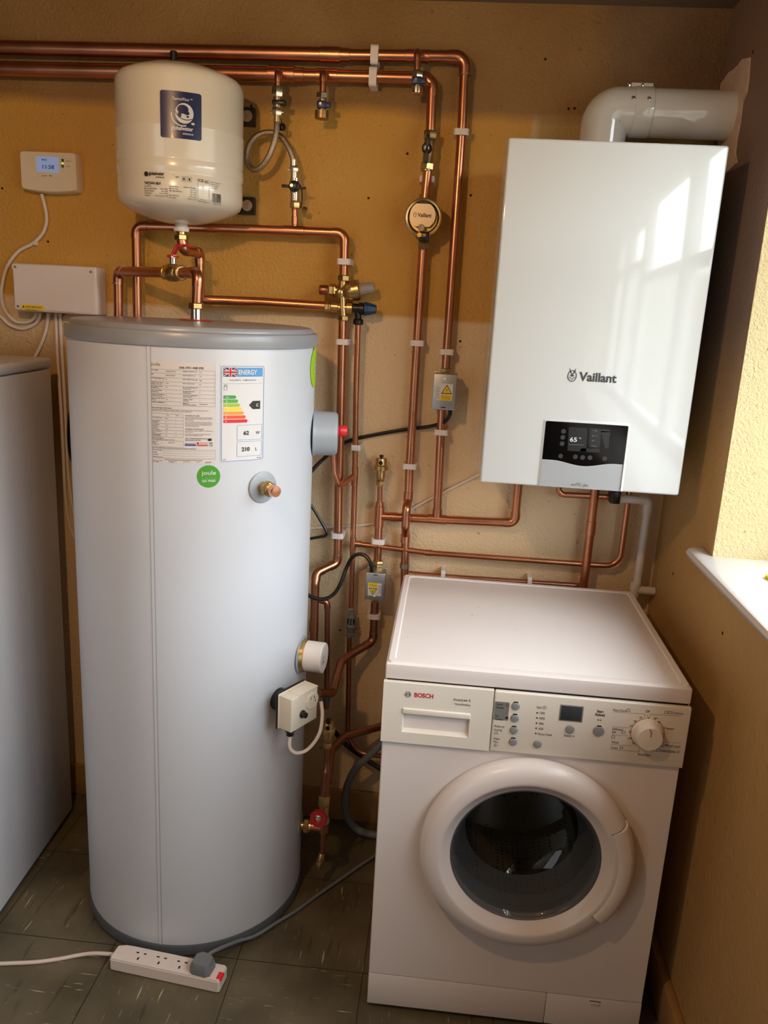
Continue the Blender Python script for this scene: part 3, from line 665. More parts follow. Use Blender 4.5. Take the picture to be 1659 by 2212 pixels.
obj('connection_nut', b, ves)['label'] = 'white plastic union at the bottom'

# ------------------------------------------------------------------ pipes and their fittings
def pipe(label, pts, r, bend=.02, elbows=(), name='copper_pipe', cat='pipe', m=COPPER, em=None, seg=18, ext=.011):
    P = [A(*p) if not isinstance(p, V) else p for p in pts]
    t = thing(name, label, cat, P[0])
    path, info = fillet(P, bend)
    obj('tube', MB(m).tube(path, r, seg), t)
    for k in elbows:
        arc, u, w = info[k]
        q = [arc[0]+u*ext]+arc+[arc[-1]+w*ext]
        obj('elbow', MB(em or m).tube(q, r+.0013, seg).m(SOLDER).tube([q[0], q[0]+u*.0012], r+.0009, seg).tube([q[-1], q[-1]+w*.0012], r+.0009, seg), t)
    return t
def sleeve(t, px, py, y, d, L, r, nm='coupling', m=None):
    p = A(px, py, y) if not isinstance(px, V) else px
    d = V(d).normalized(); h = L/2
    b = MB(m or COPPER).lathe(p-d*h, d, [(r-.0022, -.0012), (r-.0012, 0), (r, .0004), (r, L-.0004), (r-.0012, L), (r-.0022, L+.0012)], 22)
    b.m(SOLDER).lathe(p-d*h, d, [(r-.0012, -.0008), (r-.0004, -.0004), (r-.0004, .0002)], 22).lathe(p+d*h, d, [(r-.0004, -.0002), (r-.0004, .0004), (r-.0012, .0008)], 22)
    return obj(nm, b, t)
PY = -.036
X_, Z_ = V((1, 0, 0)), V((0, 0, 1))
def dirp(a, b): return (A(*b)-A(*a)).normalized()
# pipe A: upper main, thick to the coupling then 28 down to the first motor valve
pa = [(-40, 101, PY), (500, 112, PY), (738, 119, PY)]
t = pipe('thick upper copper pipe running along the wall below the ceiling', [(-40, 101.5, PY), (738, 119, PY)], .0172)
t = pipe('copper pipe from the upper main turning down beside the boiler', [(738, 119, PY), (1005.5, 122.5, PY), (998, 276, PY), (963, 798, PY)], .0116, .022, ())
P0 = A(1005.5, 122.5, PY)
obj('crossbar', MB(COPPER).tube([A(738, 119, PY), A(985, 122.2, PY)], .0138, 20), t)
fl, inf = fillet([A(960, 122, PY), P0, A(1002.5, 190, PY)], .024); arc, u, w = inf[0]
obj('elbow', MB(COPPER).tube([arc[0]+u*.016]+arc+[arc[-1]+w*.016], [.0152]*(len(arc)//2)+[.0146]*(len(arc)+2-len(arc)//2), 20).m(SOLDER).lathe(arc[-1]+w*.016, -w, [(.0146, -.001), (.0155, 0), (.0155, .002), (.0146, .003)], 20), t)
sleeve(t, 714, 118.5, PY, X_, .046, .0186); sleeve(t, 742, 119, PY, X_, .03, .0155)
sleeve(t, 902, 121.5, PY, X_, .056, .0152, 'tee')
# pipe B
t = pipe('thick lower copper pipe passing behind the cream expansion vessel', [(-40, 147.5, PY), (610, 161, PY)], .0172)
t = pipe('copper pipe from the lower main turning down to the upper lever valve', [(610, 161, PY), (934.5, 169.5, PY), (930, 285, PY)], .0122, .022, ())
obj('crossbar', MB(COPPER).tube([A(630, 161.5, PY), A(912, 169, PY)], .0138, 20), t)
fl, inf = fillet([A(880, 168.5, PY), A(934.5, 169.5, PY), A(932.5, 240, PY)], .024); arc, u, w = inf[0]
obj('elbow', MB(COPPER).tube([arc[0]+u*.014]+arc+[arc[-1]+w*.016], [.0152]*(len(arc)//2)+[.0146]*(len(arc)+2-len(arc)//2), 20), t)
sleeve(t, 609, 160.5, PY, X_, .064, .0187, 'tee'); sleeve(t, 646, 162, PY, X_, .024, .0158); sleeve(t, 706, 163.5, PY, X_, .052, .0155, 'tee')
PYB = -.05
t = pipe('short copper pipe between the lever valve and the round filter', [(925, 360, PYB), (917, 440, PYB)], .0116)
t = pipe('copper pipe running down from the round filter over the boiler pipe', [(913.5, 537, PY), (901, 741, PY), (885, 1006, PY), (882, 1082, PY), (878, 1096, -.062), (876, 1138, -.062), (876, 1156, PY), (874.5, 1222, PY), (873, 1330, PY)], .0116, .018)
sleeve(t, 882, 1072, PY, Z_, .024, .0132); sleeve(t, 875.5, 1163, PY, Z_, .022, .0132); sleeve(t, 874, 1222, PY, Z_, .012, .0136, 'band', SOLDER)
# pipe A continues under the motor valve to the boiler flow tee
t = pipe('copper pipe from the first motor valve down to the boiler pipe tee', [(955, 885, PY), (944, 1120, PY)], .0116)
sleeve(t, 944.5, 1108, PY, Z_, .022, .0132, 'tee')
t = pipe('horizontal copper pipe below the boiler turning up into its left side', [(820, 1115.5, PY), (944, 1122, PY), (1112, 1129.5, PY), (1127, 965, PY)], .0118, .018, (0,))
sleeve(t, 944, 1121.5, PY, X_, .05, .0134, 'tee'); sleeve(t, 850, 1117, PY, X_, .018, .013)
# air vent column to the second motor valve
t = pipe('copper pipe dropping from the upper brass air vent to the second motor valve', [(820.5, 1085, PY), (817.5, 1150, PY), (815.5, 1212, PY)], .0112)
obj('upper_tube', MB(COPPER).tube([A(821, 1045, PY), A(820, 1092, PY)], .0073, 16), t)
sleeve(t, 820, 1093, PY, Z_, .022, .0085); sleeve(t, 819.2, 1116, PY, Z_, .058, .0134, 'tee')
t = pipe('copper pipe from the second motor valve bending across to the cylinder coil', [(810, 1300, PY), (806.5, 1385, PY), (764, 1410, -.08), (737, 1430, -.12), (727, 1464, -.16), (719, 1497, -.2), (686, 1498, -.29)], .0115, .022, (0,), m=COPPERD)
# PRV main
t = pipe('copper pipe rising behind the cylinder and across to the pressure valve', [(298, 730, -.05), (294, 487.5, -.05), (637, 499, -.05), (745, 503.5, -.05), (742.5, 603, -.05)], .0118, .02, (0, 1))
sleeve(t, 636, 499, -.05, X_, .052, .0134, 'tee')
t = pipe('small copper pipe linking the filling loop to the pipe below', [(636.5, 446, -.05), (637, 499, -.05)], .0073)
sleeve(t, 637, 477, -.05, Z_, .018, .0086)
t = pipe('copper pipe running down the wall from the pressure valve behind the cylinder', [(740.5, 690, -.05), (736, 887, -.05), (731.5, 1059, -.05), (729, 1216, -.05), (684, 1237, -.09), (681, 1262, -.1), (677, 1420, -.1)], .0116, .018, (0, 1))
sleeve(t, 678, 1352, -.1, Z_, .03, .0132)
t = pipe('thin copper pipe hooked off the cold pipe behind the cylinder edge', [(672, 1292, -.1), (707, 1300, -.1), (706, 1480, -.1), (705, 1530, -.1)], .0073, .012, (0,), m=COPPERD)
sleeve(t, 705, 1510, -.1, Z_, .016, .0105, 'fitting', TUND)
# discharge pipe
t = pipe('thin copper discharge pipe from the blue relief valve to the tundish', [(773.5, 699, -.05), (769, 860, -.045), (766, 1050, -.04), (762.5, 1160, -.04), (758.5, 1312, -.04)], .0076, 0)
sleeve(t, 766.5, 1029, -.041, Z_, .05, .0088, 'tee'); sleeve(t, 762.3, 1174, -.04, Z_, .036, .0088, 'tee')
t = pipe('short copper branch curving from behind the grey cup into the discharge pipe', [(719, 960, -.12), (722, 1020, -.11), (732, 1052, -.09), (767, 1026, -.041)], .0077, .02, m=COPPERB)
t = pipe('long thin copper pipe sweeping right and up into the boiler', [(764, 1174, -.04), (931, 1194.5, -.04), (1275, 1219.5, -.04), (1338, 1223, -.04), (1373, 960, -.04)], .0076, .06)
sleeve(t, 774, 1175, -.04, X_, .016, .0086); sleeve(t, 926, 1194, -.04, X_, .02, .0086)
t = pipe('thin copper pipe running down from the tundish and bending behind the washer', [(755, 1372, -.04), (751, 1590, -.04), (775, 1628, -.05), (840, 1634, -.06)], .0075, .05, m=COPPERD)
# boiler underside
t = pipe('copper gas pipe dropping from under the boiler behind the washer', [(1296, 960, -.05), (1276, 1140, -.05), (1252, 1330, -.05)], .0118, 0)
sleeve(t, 1276, 1140, -.05, A(1268, 1215, -.05)-A(1285, 1063, -.05), .036, .0132)
t = pipe('short thin copper pipe across under the middle of the boiler', [(1212, 960, -.045), (1206, 1068, -.045), (1326, 1074, -.045)], .0076, .018)
t = pipe('thin copper pipe low on the wall just behind the washer top', [(868, 1238, -.03), (960, 1245.5, -.03), (1262, 1266, -.03)], .0075, 0, m=COPPERD)
wp = pipe('white plastic condensate pipe under the right of the boiler', [(1332, 1077, -.05), (1402, 1081, -.05), (1375, 1268, -.05)], .0107, .012, (), 'condensate_pipe', m=WTUBE)
fl, inf = fillet([A(1375, 1080, -.05), A(1402, 1081, -.05), A(1397.5, 1110, -.05)], .01); arc, u, w = inf[0]
obj('elbow', MB(WTUBE).tube([arc[0]+u*.012]+arc+[arc[-1]+w*.024], .0128, 20), wp)
p = A(1371, 1274, -.05); q = A(1414, 1276, -.05)
obj('bottom_tee', MB(WTUBE).tube([p+V((-.006, 0, 0)), V((XR-.002, p.y, p.z))], .0115, 18).lathe(p-V((0, 0, .002)), (0, 0, 1), [(.0125, -.02), (.0135, 0), (.0135, .022), (.0125, .024)], 20), wp)
p = A(1327, 1072, -.05)
tag(obj('trap_cap', MB(BLACK).box((p.x-.014, -.075, p.z-.016), (p.x+.012, -.03, p.z+.02), .004)), 'black trap cap under the boiler beside the condensate pipe', 'cap')
# pipe loop above the cylinder with ball valve
YT = TY
loopA = (428, 589, YT); loopB = (255, 586, -.06)
t = pipe('copper pipe rising behind the cylinder left edge to the ball valve', [(257, 735, -.06), loopB, (362, 589, -.222)], .0122, .02, (0,))
sleeve(t, 254.5, 612, -.06, Z_, .004, .0138, 'band', SOLDER)
t = pipe('copper pipe from the ball valve turning down onto the cylinder lid', [(388, 590, -.262), loopA, (425, 662, YT)], .0122, .018, (0,))
axb = (A(*loopA)-A(*loopB)).normalized()
c = A(362, 589, -.222); c2 = A(388, 590, -.262); Lb = (c2-c).length
bv = thing('ball_valve', 'brass ball valve with red lever above the cylinder lid', 'valve', c)
b = MB(BRASS).lathe(c-axb*.012, axb, [(.014, 0), (.017, .002), (.017, .012), (.0145, .014), (.0145, .017), (.019, .02), (.021, .03), (.0205, Lb-.01), (.017, Lb+.002), (.0145, Lb+.004), (.0145, Lb+.009), (.0175, Lb+.011), (.0175, Lb+.022), (.014, Lb+.024)], 24); obj('valve_body', b, bv)
sp = (c+c2)/2-axb*.002
obj('stem', MB(CHROME).cyl(sp+Z_*.016, Z_, .008, .02).hexn(sp+Z_*.033, Z_, .011, .008), bv)
q0 = sp+Z_*.0365
lv = [q0, q0+V((.003, -.001, .008)), q0+V((.012, -.002, .0235)), q0+V((.03, -.004, .0265)), q0+V((.05, -.006, .0245))]
b = MB(REDL)
for k in range(len(lv)-1):
    d = (lv[k+1]-lv[k]); Mx = fr((lv[k]+lv[k+1])/2, d, (0, 1, 0)); b.box((-.0105, -.0026, -d.length/2-.002), (.0105, .0026, d.length/2+.002), .001, M=Mx)
b.box((-.012, -.009, -.002), (.012, .009, .003), .001, M=fr(q0, Z_)); obj('lever', b, bv)
# lid connector
cn = thing('cylinder_connector', 'brass and chrome union standing on the red rosette of the lid', 'union', (TX+.003, TY, 1.483))
cx_ = V((TX+.003, TY, 0)); z0 = 1.484; zt = A(425, 655, YT).z
obj('chrome_sleeve', MB(CHROME).cyl(cx_+Z_*z0, Z_, .0135, zt-z0-.008), cn); obj('nut', MB(BRASS).hexn(cx_+Z_*(zt-.013), Z_, .0175, .014), cn)
# vessel drop
t = pipe('copper pipe from the vessel union behind the valve to the pressure valve', [V((vx, vy, 1.668)), (397, 541, vy), (431, 546, -.085), (433, 647, -.085), (565, 652, -.06), (702, 661, -.05)], .0118, [0, .014, .014, .012, .01, 0], (0, 1))
obj('nut', MB(BRASS).hexn(V((vx, vy, 1.664)), Z_, .0165, .013).cyl(V((vx, vy, 1.676)), Z_, .012, .009), t)
# ------------------------------------------------------------------ pressure reducing valve set
YV = -.052
def W(u, v, y=YV): return A(660+u/9.76, 560+v/9.76, y)
pv = thing('pressure_reducing_valve', 'cast brass pressure reducing valve with grey adjuster cap on the wall', 'valve', W(740, 730))
b = MB(BRASS).tube([W(790, 440), W(770, 650), W(785, 1010), W(795, 1240)], .0115, 18).ball(W(735, 700), .0175)
ax = (W(1390, 605)-W(830, 690)).normalized()
b.lathe(W(770, 700), ax, [(.012, 0), (.02, .008), (.0245, .02), (.0255, .026), (.0248, .0265), (.0248, .034), (.0258, .0345), (.0258, .0445), (.0235, .047), (.012, .047)], 30)
b.lathe(W(620, 660), -X_, [(.014, -.02), (.014, .002)], 20)
b.tube([W(560, 1010), W(800, 1020), W(920, 1025)], .0105, 18)
obj('valve_body', b, pv)
b = MB(BRASS).hexn(W(802, 465), Z_, .0158, .015).hexn(W(640, 660), -X_, .0168, .019).hexn(W(530, 1005), -X_, .0118, .016).cyl(W(690, 1010), -X_, .0138, .018).hexn(W(792, 1300), Z_, .0145, .013).cyl(W(880, 1025), X_, .0152, .014)
obj('nuts', b, pv)
obj('adjuster_cap', MB(mat('grey_adjuster', '9B8E86', .5)).lathe(W(770, 700)+ax*.044, ax, [(.0165, 0), (.0165, .006), (.0145, .007), (.0135, .038), (.012, .04), (0, .04)], 10), pv)
obj('blanking_cap', MB(COPPERD).lathe(W(480, 652), -X_, [(.012, 0), (.0125, .001), (.0125, .02), (.0115, .0225), (0, .023)], 22), pv)
rv = thing('relief_valve', 'black expansion relief valve with blue turn knob beside the brass valve', 'valve', W(1110, 1040))
b = MB(BLACK).cyl(W(1000, 1030), X_, .0118, .016).cyl(W(1130, 1040), X_, .0152, .013).tube([W(1105, 1040), W(1108, 1270)], .0085, 16).lathe(W(1108, 1385), Z_, [(.0105, 0), (.0135, .002), (.0138, .012), (.0105, .0155)], 12)
obj('valve_body', b, rv)
obj('turn_knob', MB(BLUE).lathe(W(1245, 1042), X_, [(.0175, 0), (.0185, .002), (.0172, .009), (.0118, .028), (.0105, .0305), (0, .031)], 8, (0, 0, 1)), rv)
# ------------------------------------------------------------------ filling loop
YF = -.078
def Q(u, v, y=YF): return A(520+u/6.319, 140+v/6.319, y)
t = pipe('small copper drop from the lower main to the filling loop', [A(601, 160, PY), Q(512, 110, -.078), Q(505, 330)], .0076, .012, (0,), ext=.008)
fv = thing('filling_loop', 'braided steel filling loop hose coiled beside the vessel', 'hose', Q(495, 700))
b = MB(NICKEL).hexn(Q(504, 440), Z_, .0148, .0225).cyl(Q(502, 620), Z_, .0105, .034).hexn(Q(497, 695), Z_, .0128, .018).box((-.0165, -.003, -.003), (.0165, .003, .003), .001, M=Matrix.Translation(Q(497, 648))).cyl(Q(497, 785), Z_, .0082, .016)
obj('upper_valve', b, fv)
p = Q(500, 518); obj('upper_lever', MB(BLACK).box((p.x-.0112, p.y-.012, p.z-.006), (p.x+.0215, p.y+.012, p.z+.005), .003), fv)
hp = [(495, 770, -.078), (487, 900, -.085), (455, 1060, -.088), (395, 1225, -.085), (315, 1355, -.078), (230, 1425, -.07), (165, 1425, -.062), (105, 1365, -.055), (82, 1265, -.05), (105, 1120, -.046), (180, 1005, -.046), (290, 940, -.048), (410, 925, -.05), (520, 958, -.052), (600, 1035, -.055), (668, 1155, -.06), (708, 1265, -.062), (716, 1320, -.062)]
obj('braided_hose', MB(BRAID).tube(spline([Q(*h) for h in hp], 5), .0071, 14), fv)
p = Q(560, 850, -.06); obj('hanging_cap', MB(BLACK).lathe(p, (1, -.6, 0), [(.008, -.006), (.0085, 0), (.0085, .006), (.006, .008), (0, .008)], 20).tube(spline([Q(500, 700, -.065), Q(545, 730, -.06), Q(560, 850, -.06)]), .0012, 6), fv)
YL = -.062
b = MB(NICKEL).cyl(Q(718, 1390, YL), Z_, .0078, .016).hexn(Q(730, 1465, YL), Z_, .0118, .014).box((-.0158, -.003, -.003), (.0142, .003, .003), .001, M=Matrix.Translation(Q(728, 1430, YL))).cyl(Q(730, 1560, YL), Z_, .0085, .019).cyl(Q(735, 1760, YL), Z_, .0115, .036).cyl(Q(737, 1880, YL), Z_, .0105, .025)
obj('lower_valve', b, fv); obj('lower_nut', MB(BRASS).hexn(Q(742, 1960, YL), Z_, .0138, .0175), fv)
p = Q(705, 1655, -.08)
b = MB(BLACK).lathe(p+V((.004, .006, 0)), (0, -1, 0), [(.012, -.004), (.0138, 0), (.013, .008), (.008, .0105), (0, .0105)], 24).box((p.x-.027, p.y-.002, p.z-.004), (p.x+.004, p.y+.006, p.z+.003), .002).box((p.x+.004, p.y-.001, p.z-.006), (p.x+.034, p.y+.006, p.z-.001), .002)
lk = obj('lower_lever', b, fv); obj('lever_screw', MB(NICKEL).cyl(p+V((-.001, -.003, .001)), (0, -1, 0), .0045, .004), lk)
obj('cap_strap', MB(BLACK).tube(spline([Q(680, 1560, YL), Q(770, 1590, -.07), Q(825, 1680, -.065), Q(838, 1800, -.055), Q(825, 1960, -.05)]), .0015, 6).m(NICKEL).lathe(Q(865, 1990, -.045), (.5, -1, .5), [(.006, -.004), (.007, 0), (.007, .007), (0, .008)], 16), fv)
# drain valves with blue levers
def drain(lbl, top, pts, nx, ny0, ny1, ly, lx0, lx1, cy0, cy1, mcap, cr_):
    t = thing('drain_valve', lbl, 'valve', A(nx, ny1, YF), 'drain valves on the top pipes')
    path, info = fillet(pts, .012); arc, u, w = info[0]
    obj('tube', MB(COPPER).tube(path, .0076, 16), t); obj('elbow', MB(COPPER).tube([arc[0]+u*.006]+arc+[arc[-1]+w*.008], .009, 16), t)
    def h(a, c): return (A(nx, a, YF)-A(nx, c, YF)).length
    obj('nut', MB(NICKEL).hexn(A(nx, ny1, YF), Z_, .0145, h(ny0, ny1)), t); obj('valve_body', MB(NICKEL).cyl(A(nx, cy0+1, YF), Z_, .0095, h(ny1, cy0+1)), t)
    p = A(nx, ly, YF)
    lv = obj('lever', MB(BLUEL).box((p.x-.0115, p.y-.015, p.z-.0085), (p.x+.012, p.y-.002, p.z+.0085), .003).box((p.x+.008, p.y-.013, p.z-.007), (A(lx1, ly, YF).x, p.y-.005, p.z+.006), .003), t)
    obj('lever_screw', MB(CHROME).cyl(p+V((-.002, -.014, .001)), (0, -1, 0), .0035, .003), lv)
    obj('outlet_cap', MB(mcap).lathe(A(nx-1, cy1, YF), Z_, [(cr_*.85, 0), (cr_*.96, .001), (cr_, h(cy0, cy1)*.5), (cr_, h(cy0, cy1)-.001), (cr_*.9, h(cy0, cy1))], 20), t)
drain('blue lever drain valve with a brown brass cap, left of the two', 0, [A(699, 163, PY), A(698.5, 157, YF), A(697, 204, YF)], 696, 200, 214.5, 228, 687, 716, 239, 258, BRASSD, .0168)
drain('blue lever drain valve on the top pipe beside the elbow, right of the two', 0, [A(903, 121, PY), A(902, 111, YF), A(901, 156, YF)], 901, 153, 170, 176, 890, 922, 187, 203, NICKEL, .0138)
# lever valve on pipe B
lvv = thing('lever_valve', 'brass isolating valve with black butterfly handle above the round filter', 'valve', A(925, 325, PYB))
ya = A(926, 325, PYB); axv = (A(929, 290, PYB)-A(922, 360, PYB)).normalized()
b = MB(BRASSD).lathe(ya-axv*.03, axv, [(.0115, 0), (.0128, .002), (.0128, .058), (.0115, .06)], 20); obj('valve_body', b, lvv)
obj('upper_nut', MB(BRASSD).hexn(ya+axv*.024, axv, .0172, .02), lvv); obj('lower_nut', MB(BRASS).hexn(ya-axv*.046, axv, .0172, .018).lathe(ya-axv*.048, axv, [(.014, 0), (.015, .001), (.015, .003)], 20), lvv)
hc = A(922, 319, -.078)
b = MB(BLACK).lathe(hc+V((0, .014, 0)), (0, -1, 0), [(.0105, -.004), (.0125, 0), (.0122, .01), (.009, .0135), (0, .014)], 24)
b.box((hc.x-.0042, hc.y-.002, hc.z-.035), (hc.x+.0042, hc.y+.007, hc.z), .003, M=None).box((hc.x-.003, hc.y-.002, hc.z), (hc.x+.0055, hc.y+.007, hc.z+.031), .003)
hd = obj('butterfly_handle', b, lvv); obj('handle_screw', MB(WPLAS).lathe(hc, (0, -1, 0), [(.0055, -.002), (.0055, .001), (.003, .001), (.003, -.001)], 16), hd)
# round filter
fc_ = A(914.3, 469.5, -.09)
ft = thing('magnetic_filter', 'round brass filter with a branded cover plate on the copper pipe', 'filter', fc_)
n_ = V((0, -1, 0))
obj('ring_body', MB(BRASS).lathe(fc_+V((0, .06, 0)), n_, [(.022, 0), (.032, .004), (.038, .016), (.044, .024), (.0455, .03), (.0455, .057), (.0445, .060), (.0425, .0608), (.0385, .0595), (.037, .0575), (.034, .052), (.0, .052)], 56), ft)
Mf = FRONT(fc_+V((-.0015, -.0015, .0045)))
pl = [(x, max(-.0265, min(.0265, y))) for x, y in circ(.0312, 48)]
cvp = obj('cover_plate', MB(mat('pale_brass_plate', (.62, .50, .34), .42, .7)).prism(pl, Mf, .006, -.004), ft)
b = MB(INK).text('Vaillant', .0125, plane(Mf, .0023), -.0125, -.004, w=.034, bold=.028)
b.ring([(-.0187+.0042*math.cos(a), .0008+.0055*math.sin(a)) for a in [2*PI*k/20 for k in range(20)]], [(-.0187+.0034*math.cos(a), .0008+.0047*math.sin(a)) for a in [2*PI*k/20 for k in range(20)]], Mf, .0003, .0021).flat([(-.0201, .004), (-.0187, -.001), (-.0173, .004), (-.0187, .0015)], plane(Mf, .0024))
obj('cover_print', b, cvp)
obj('top_slot', MB(BLACK).box((fc_.x-.012, fc_.y-.002, fc_.z+.0325), (fc_.x+.011, fc_.y+.02, fc_.z+.0365)), ft)
kc = A(910, 492.5, -.098); obj('bleed_screw', MB(NICKEL).lathe(kc, n_, [(.0085, -.006), (.0085, .004), (.0075, .005), (.0045, .005), (.0045, .002), (0, .002)], 24), ft)
p = A(912, 508, -.09); obj('drain_cap', MB(BLACK).box((p.x-.008, p.y-.006, p.z-.014), (p.x+.017, p.y+.03, p.z+.008), .003).m(BRASS).cyl(p+V((-.006, -.012, -.001)), n_, .006, .008).cyl(p+V((-.012, -.004, 0)), X_, .006, .022), ft)
for (py, L_, r_) in ((428, .016, .0155), (530.5, .018, .0162)):
    q = A(915.5 if py > 500 else 917, py, -.045); obj('union_nut', MB(BRASSD).hexn(q-Z_*L_/2, Z_, r_, L_).m(BRASS).cyl(q-Z_*(.013 if py < 500 else -.006), Z_, .0135, .012), ft)

# ------------------------------------------------------------------ automatic air vents
def vent(lbl, p, k=1.0):
    t = thing('air_vent', lbl, 'air vent', p, 'brass automatic air vents')
    P = [(.0085, .012), (.0105, .014), (.0115, .018), (.0125, .02), (.0128, .040), (.0185, .042), (.019, .045), (.019, .053), (.0175, .055), (.0155, .056), (.0152, .07), (.0142, .0735), (.006, .0745), (0, .0745)]
    obj('vent_body', MB(BRASS).lathe(p, Z_, [(r*k, h*k) for r, h in P], 28), t)
    obj('nut', MB(BRASS).hexn(p, Z_, .0125*k, .0125*k).cyl(p-Z_*.003, Z_, .0095*k, .004), t)
    obj('vent_cap', MB(BLACK).lathe(p+Z_*.0735*k, Z_, [(.0035, 0), (.0035, .003), (.006, .004), (.006, .0075), (.003, .009), (0, .009)], 14), t)
    obj('vent_hole', MB(DARK).lathe(p+V((0, -.0156*k, .063*k)), (0, -1, 0), [(.0055, -.004), (.0055, .0006), (0, .0008)], 16), t)
vent('brass automatic air vent on the wall pipe left of the boiler', A(821, 1047, PY))
# ------------------------------------------------------------------ motor valves
def motorvalve(lbl, cfr, w, h, up, yf=-.095):
    c = cfr; t = thing('motor_valve', lbl, 'valve', c, 'motorised valve boxes')
    Mb = FRONT(c)
    obj('steel_cover', MB(STEEL).box((-w/2, -h/2, -.052), (w/2, h/2, 0), .0022, 3, M=Mb).box((-w/2-.0008, -h/2-.0008, -.055), (w/2+.0008, h/2+.0008, -.05), .0008, M=Mb), t)
    Ms = Mb if up else Mb @ Matrix.Rotation(PI, 4, 'Z')
    lw, lh = w*.70, h*.47
    oy = .0 if up else .008
    b = MB(PAPERW).prism(roundrect(lw, lh, .001, 3, 0, oy), Ms, .0004)
    b.m(YELLOW); f2 = plane(Ms, .0007)
    x0 = -lw/2+lw*.27
    b.flat([(x0, oy-lh/2), (lw/2, oy-lh/2), (lw/2, oy-lh/2+lh*.33), (x0, oy-lh/2+lh*.33)], f2)
    tx, ty, s = (x0+lw/2)/2, oy+lh*.12, lh*.3
    def tri(s, e, m_): b.m(m_).flat([(tx-s*1.1, ty-s*.75), (tx+s*1.1, ty-s*.75), (tx, ty+s*1.1)], plane(Ms, e))
    tri(s, .0006, INK); tri(s*.78, .0009, YELLOW)
    b.m(INK).flat([(tx+.0012, ty+s*.5), (tx-.0016, ty), (tx-.0002, ty), (tx-.001, ty-s*.45), (tx+.0018, ty+.001), (tx+.0004, ty+.001)], plane(Ms, .0012))
    for k, s_ in enumerate(('DISCONNECT SUPPLY', 'BEFORE REMOVING', 'THE COVER')): b.text(s_, .0024, plane(Ms, .001), tx, oy-lh/2+lh*.24-k*.0035, 'c', w=lw*.55)
    for k in range(4): b.m(INKM).text('220-240V 50Hz 6W', .0018, plane(Ms, .0007), -lw/2+.0015+k*.0024, oy-lh*.4, w=lh*.7, rot=PI/2)
    obj('warning_label', b, t)
    obj('cover_screw', MB(CHROME).lathe(Ms @ V((0, h*.37, -.001)), (0, -1, 0), [(.0042, 0), (.0042, .0016), (.0025, .0026), (0, .0028)], 16), t)
    obj('cover_slot', MB(DARK).box((-.006, -h*.445, -.0002), (.006, -h*.42, .0005), M=Ms), t)
    return t
bc = (A(937.3, 807.6, -.095)+A(982.5, 886, -.095))/2
t = motorvalve('grey steel motorised valve box left of the boiler', bc, .0595, .091, True)
obj('brass_nut', MB(BRASS).hexn(A(963, 806.5, PY), Z_, .0165, .014), t)
bc2 = (A(789, 1233.6, -.095)+A(830.5, 1301, -.095))/2
t = motorvalve('upside-down grey steel motorised valve box above the washer corner', bc2, .053, .078, False)
obj('brass_nut', MB(BRASS).hexn(A(815.5, 1226, PY), Z_, .0165, .02).cyl(A(815.3, 1232, PY), Z_, .013, .01), t)
# ------------------------------------------------------------------ tundish
p = A(757.5, 1375, -.042)
td = thing('tundish', 'grey plastic tundish on the thin discharge pipe behind the cylinder', 'tundish', p)
obj('funnel', MB(TUND).lathe(p, Z_, [(.010, 0), (.0135, .001), (.0135, .012), (.0115, .014), (.0125, .02), (.0165, .03), (.0172, .034), (.0155, .036), (.0145, .04), (.0125, .062), (.0105, .066), (.0105, .074), (.0088, .076)], 24), td)
obj('lower_nut', MB(TUND).hexn(p+Z_*.001, Z_, .0155, .012), td)
b = MB(DARK)
for a in (-125, -90, -55):
    d = V((math.cos(math.radians(a)), math.sin(math.radians(a)), 0))
    for zz in ((.041, .058),) if a != -90 else ((.041, .046), (.048, .053), (.055, .059)): b.box((-.0022, -.0006, zz[0]), (.0022, .001, zz[1]), M=fr(p+d*.0138, Z_, Z_.cross(d)))
obj('slot', b, td)
# ------------------------------------------------------------------ return valve column beside the cylinder
YW = TY
xc = .094
def at_(px, py): return A(px, py, YW)
zt, zb_ = at_(704, 1606).z, at_(690, 1789).z
rc = thing('return_valve', 'brass gate valve with red handwheel low beside the cylinder', 'valve', V((.092, YW, .2)))
pc = V((.0885, YW, 0))
zw = at_(690, 1772).z; zn1, zn0 = at_(690, 1716).z, at_(690, 1748).z; zp = .1962
obj('valve_body', MB(BRASS).tube([pc+Z_*(zw-.03), pc+Z_*(zn1-.005)], .0125, 18).ball(pc+Z_*zw, .0165), rc)
obj('union_nut', MB(BRASS).hexn(pc+Z_*(zn0+.012), Z_, .0165, zn1-zn0-.012).cyl(pc+Z_*zn0, Z_, .0135, .014), rc)
wc = A(688, 1768, YW-.05); na = V((-.15, -1, .1)).normalized()
b = MB(REDD); 
wav = [((.0225 if k % 2 else .0205)*math.cos(2*PI*k/16), (.0225 if k % 2 else .0205)*math.sin(2*PI*k/16)) for k in range(16)]
b.ring([(x*1.02, y*1.02) for x, y in wav], [(x*.5, y*.5) for x, y in wav], fr(wc, na), .011, -.006)
hw = obj('handwheel', b, rc); obj('wheel_screw', MB(NICKEL).lathe(wc, na, [(.0105, -.004), (.0105, .001), (.006, .002), (.006, .005), (0, .0055)], 20).m(BRASS).tube([wc, pc+Z_*zw], .008, 14), hw)
cb = MB(COPPERD).tube([pc+Z_*(zp-.012), pc+Z_*(zp+.02)], .0134, 18).tube([pc+Z_*zp, V((.055, YW, zp))], .0128, 18); obj('tee', cb, rc)
obj('tank_union', MB(BRASS).cyl(V((.026, YW, zp)), X_, .0115, .02).hexn(V((.036, YW, zp)), X_, .0185, .014).cyl(V((.05, YW, zp)), X_, .0145, .006), rc)
dz = at_(692, 1844).z
dc = thing('drain_cock', 'small brass drain cock hanging below the red handwheel valve', 'drain cock', pc+Z_*(zp-.012))
dcp = V((.087, YW, 0))
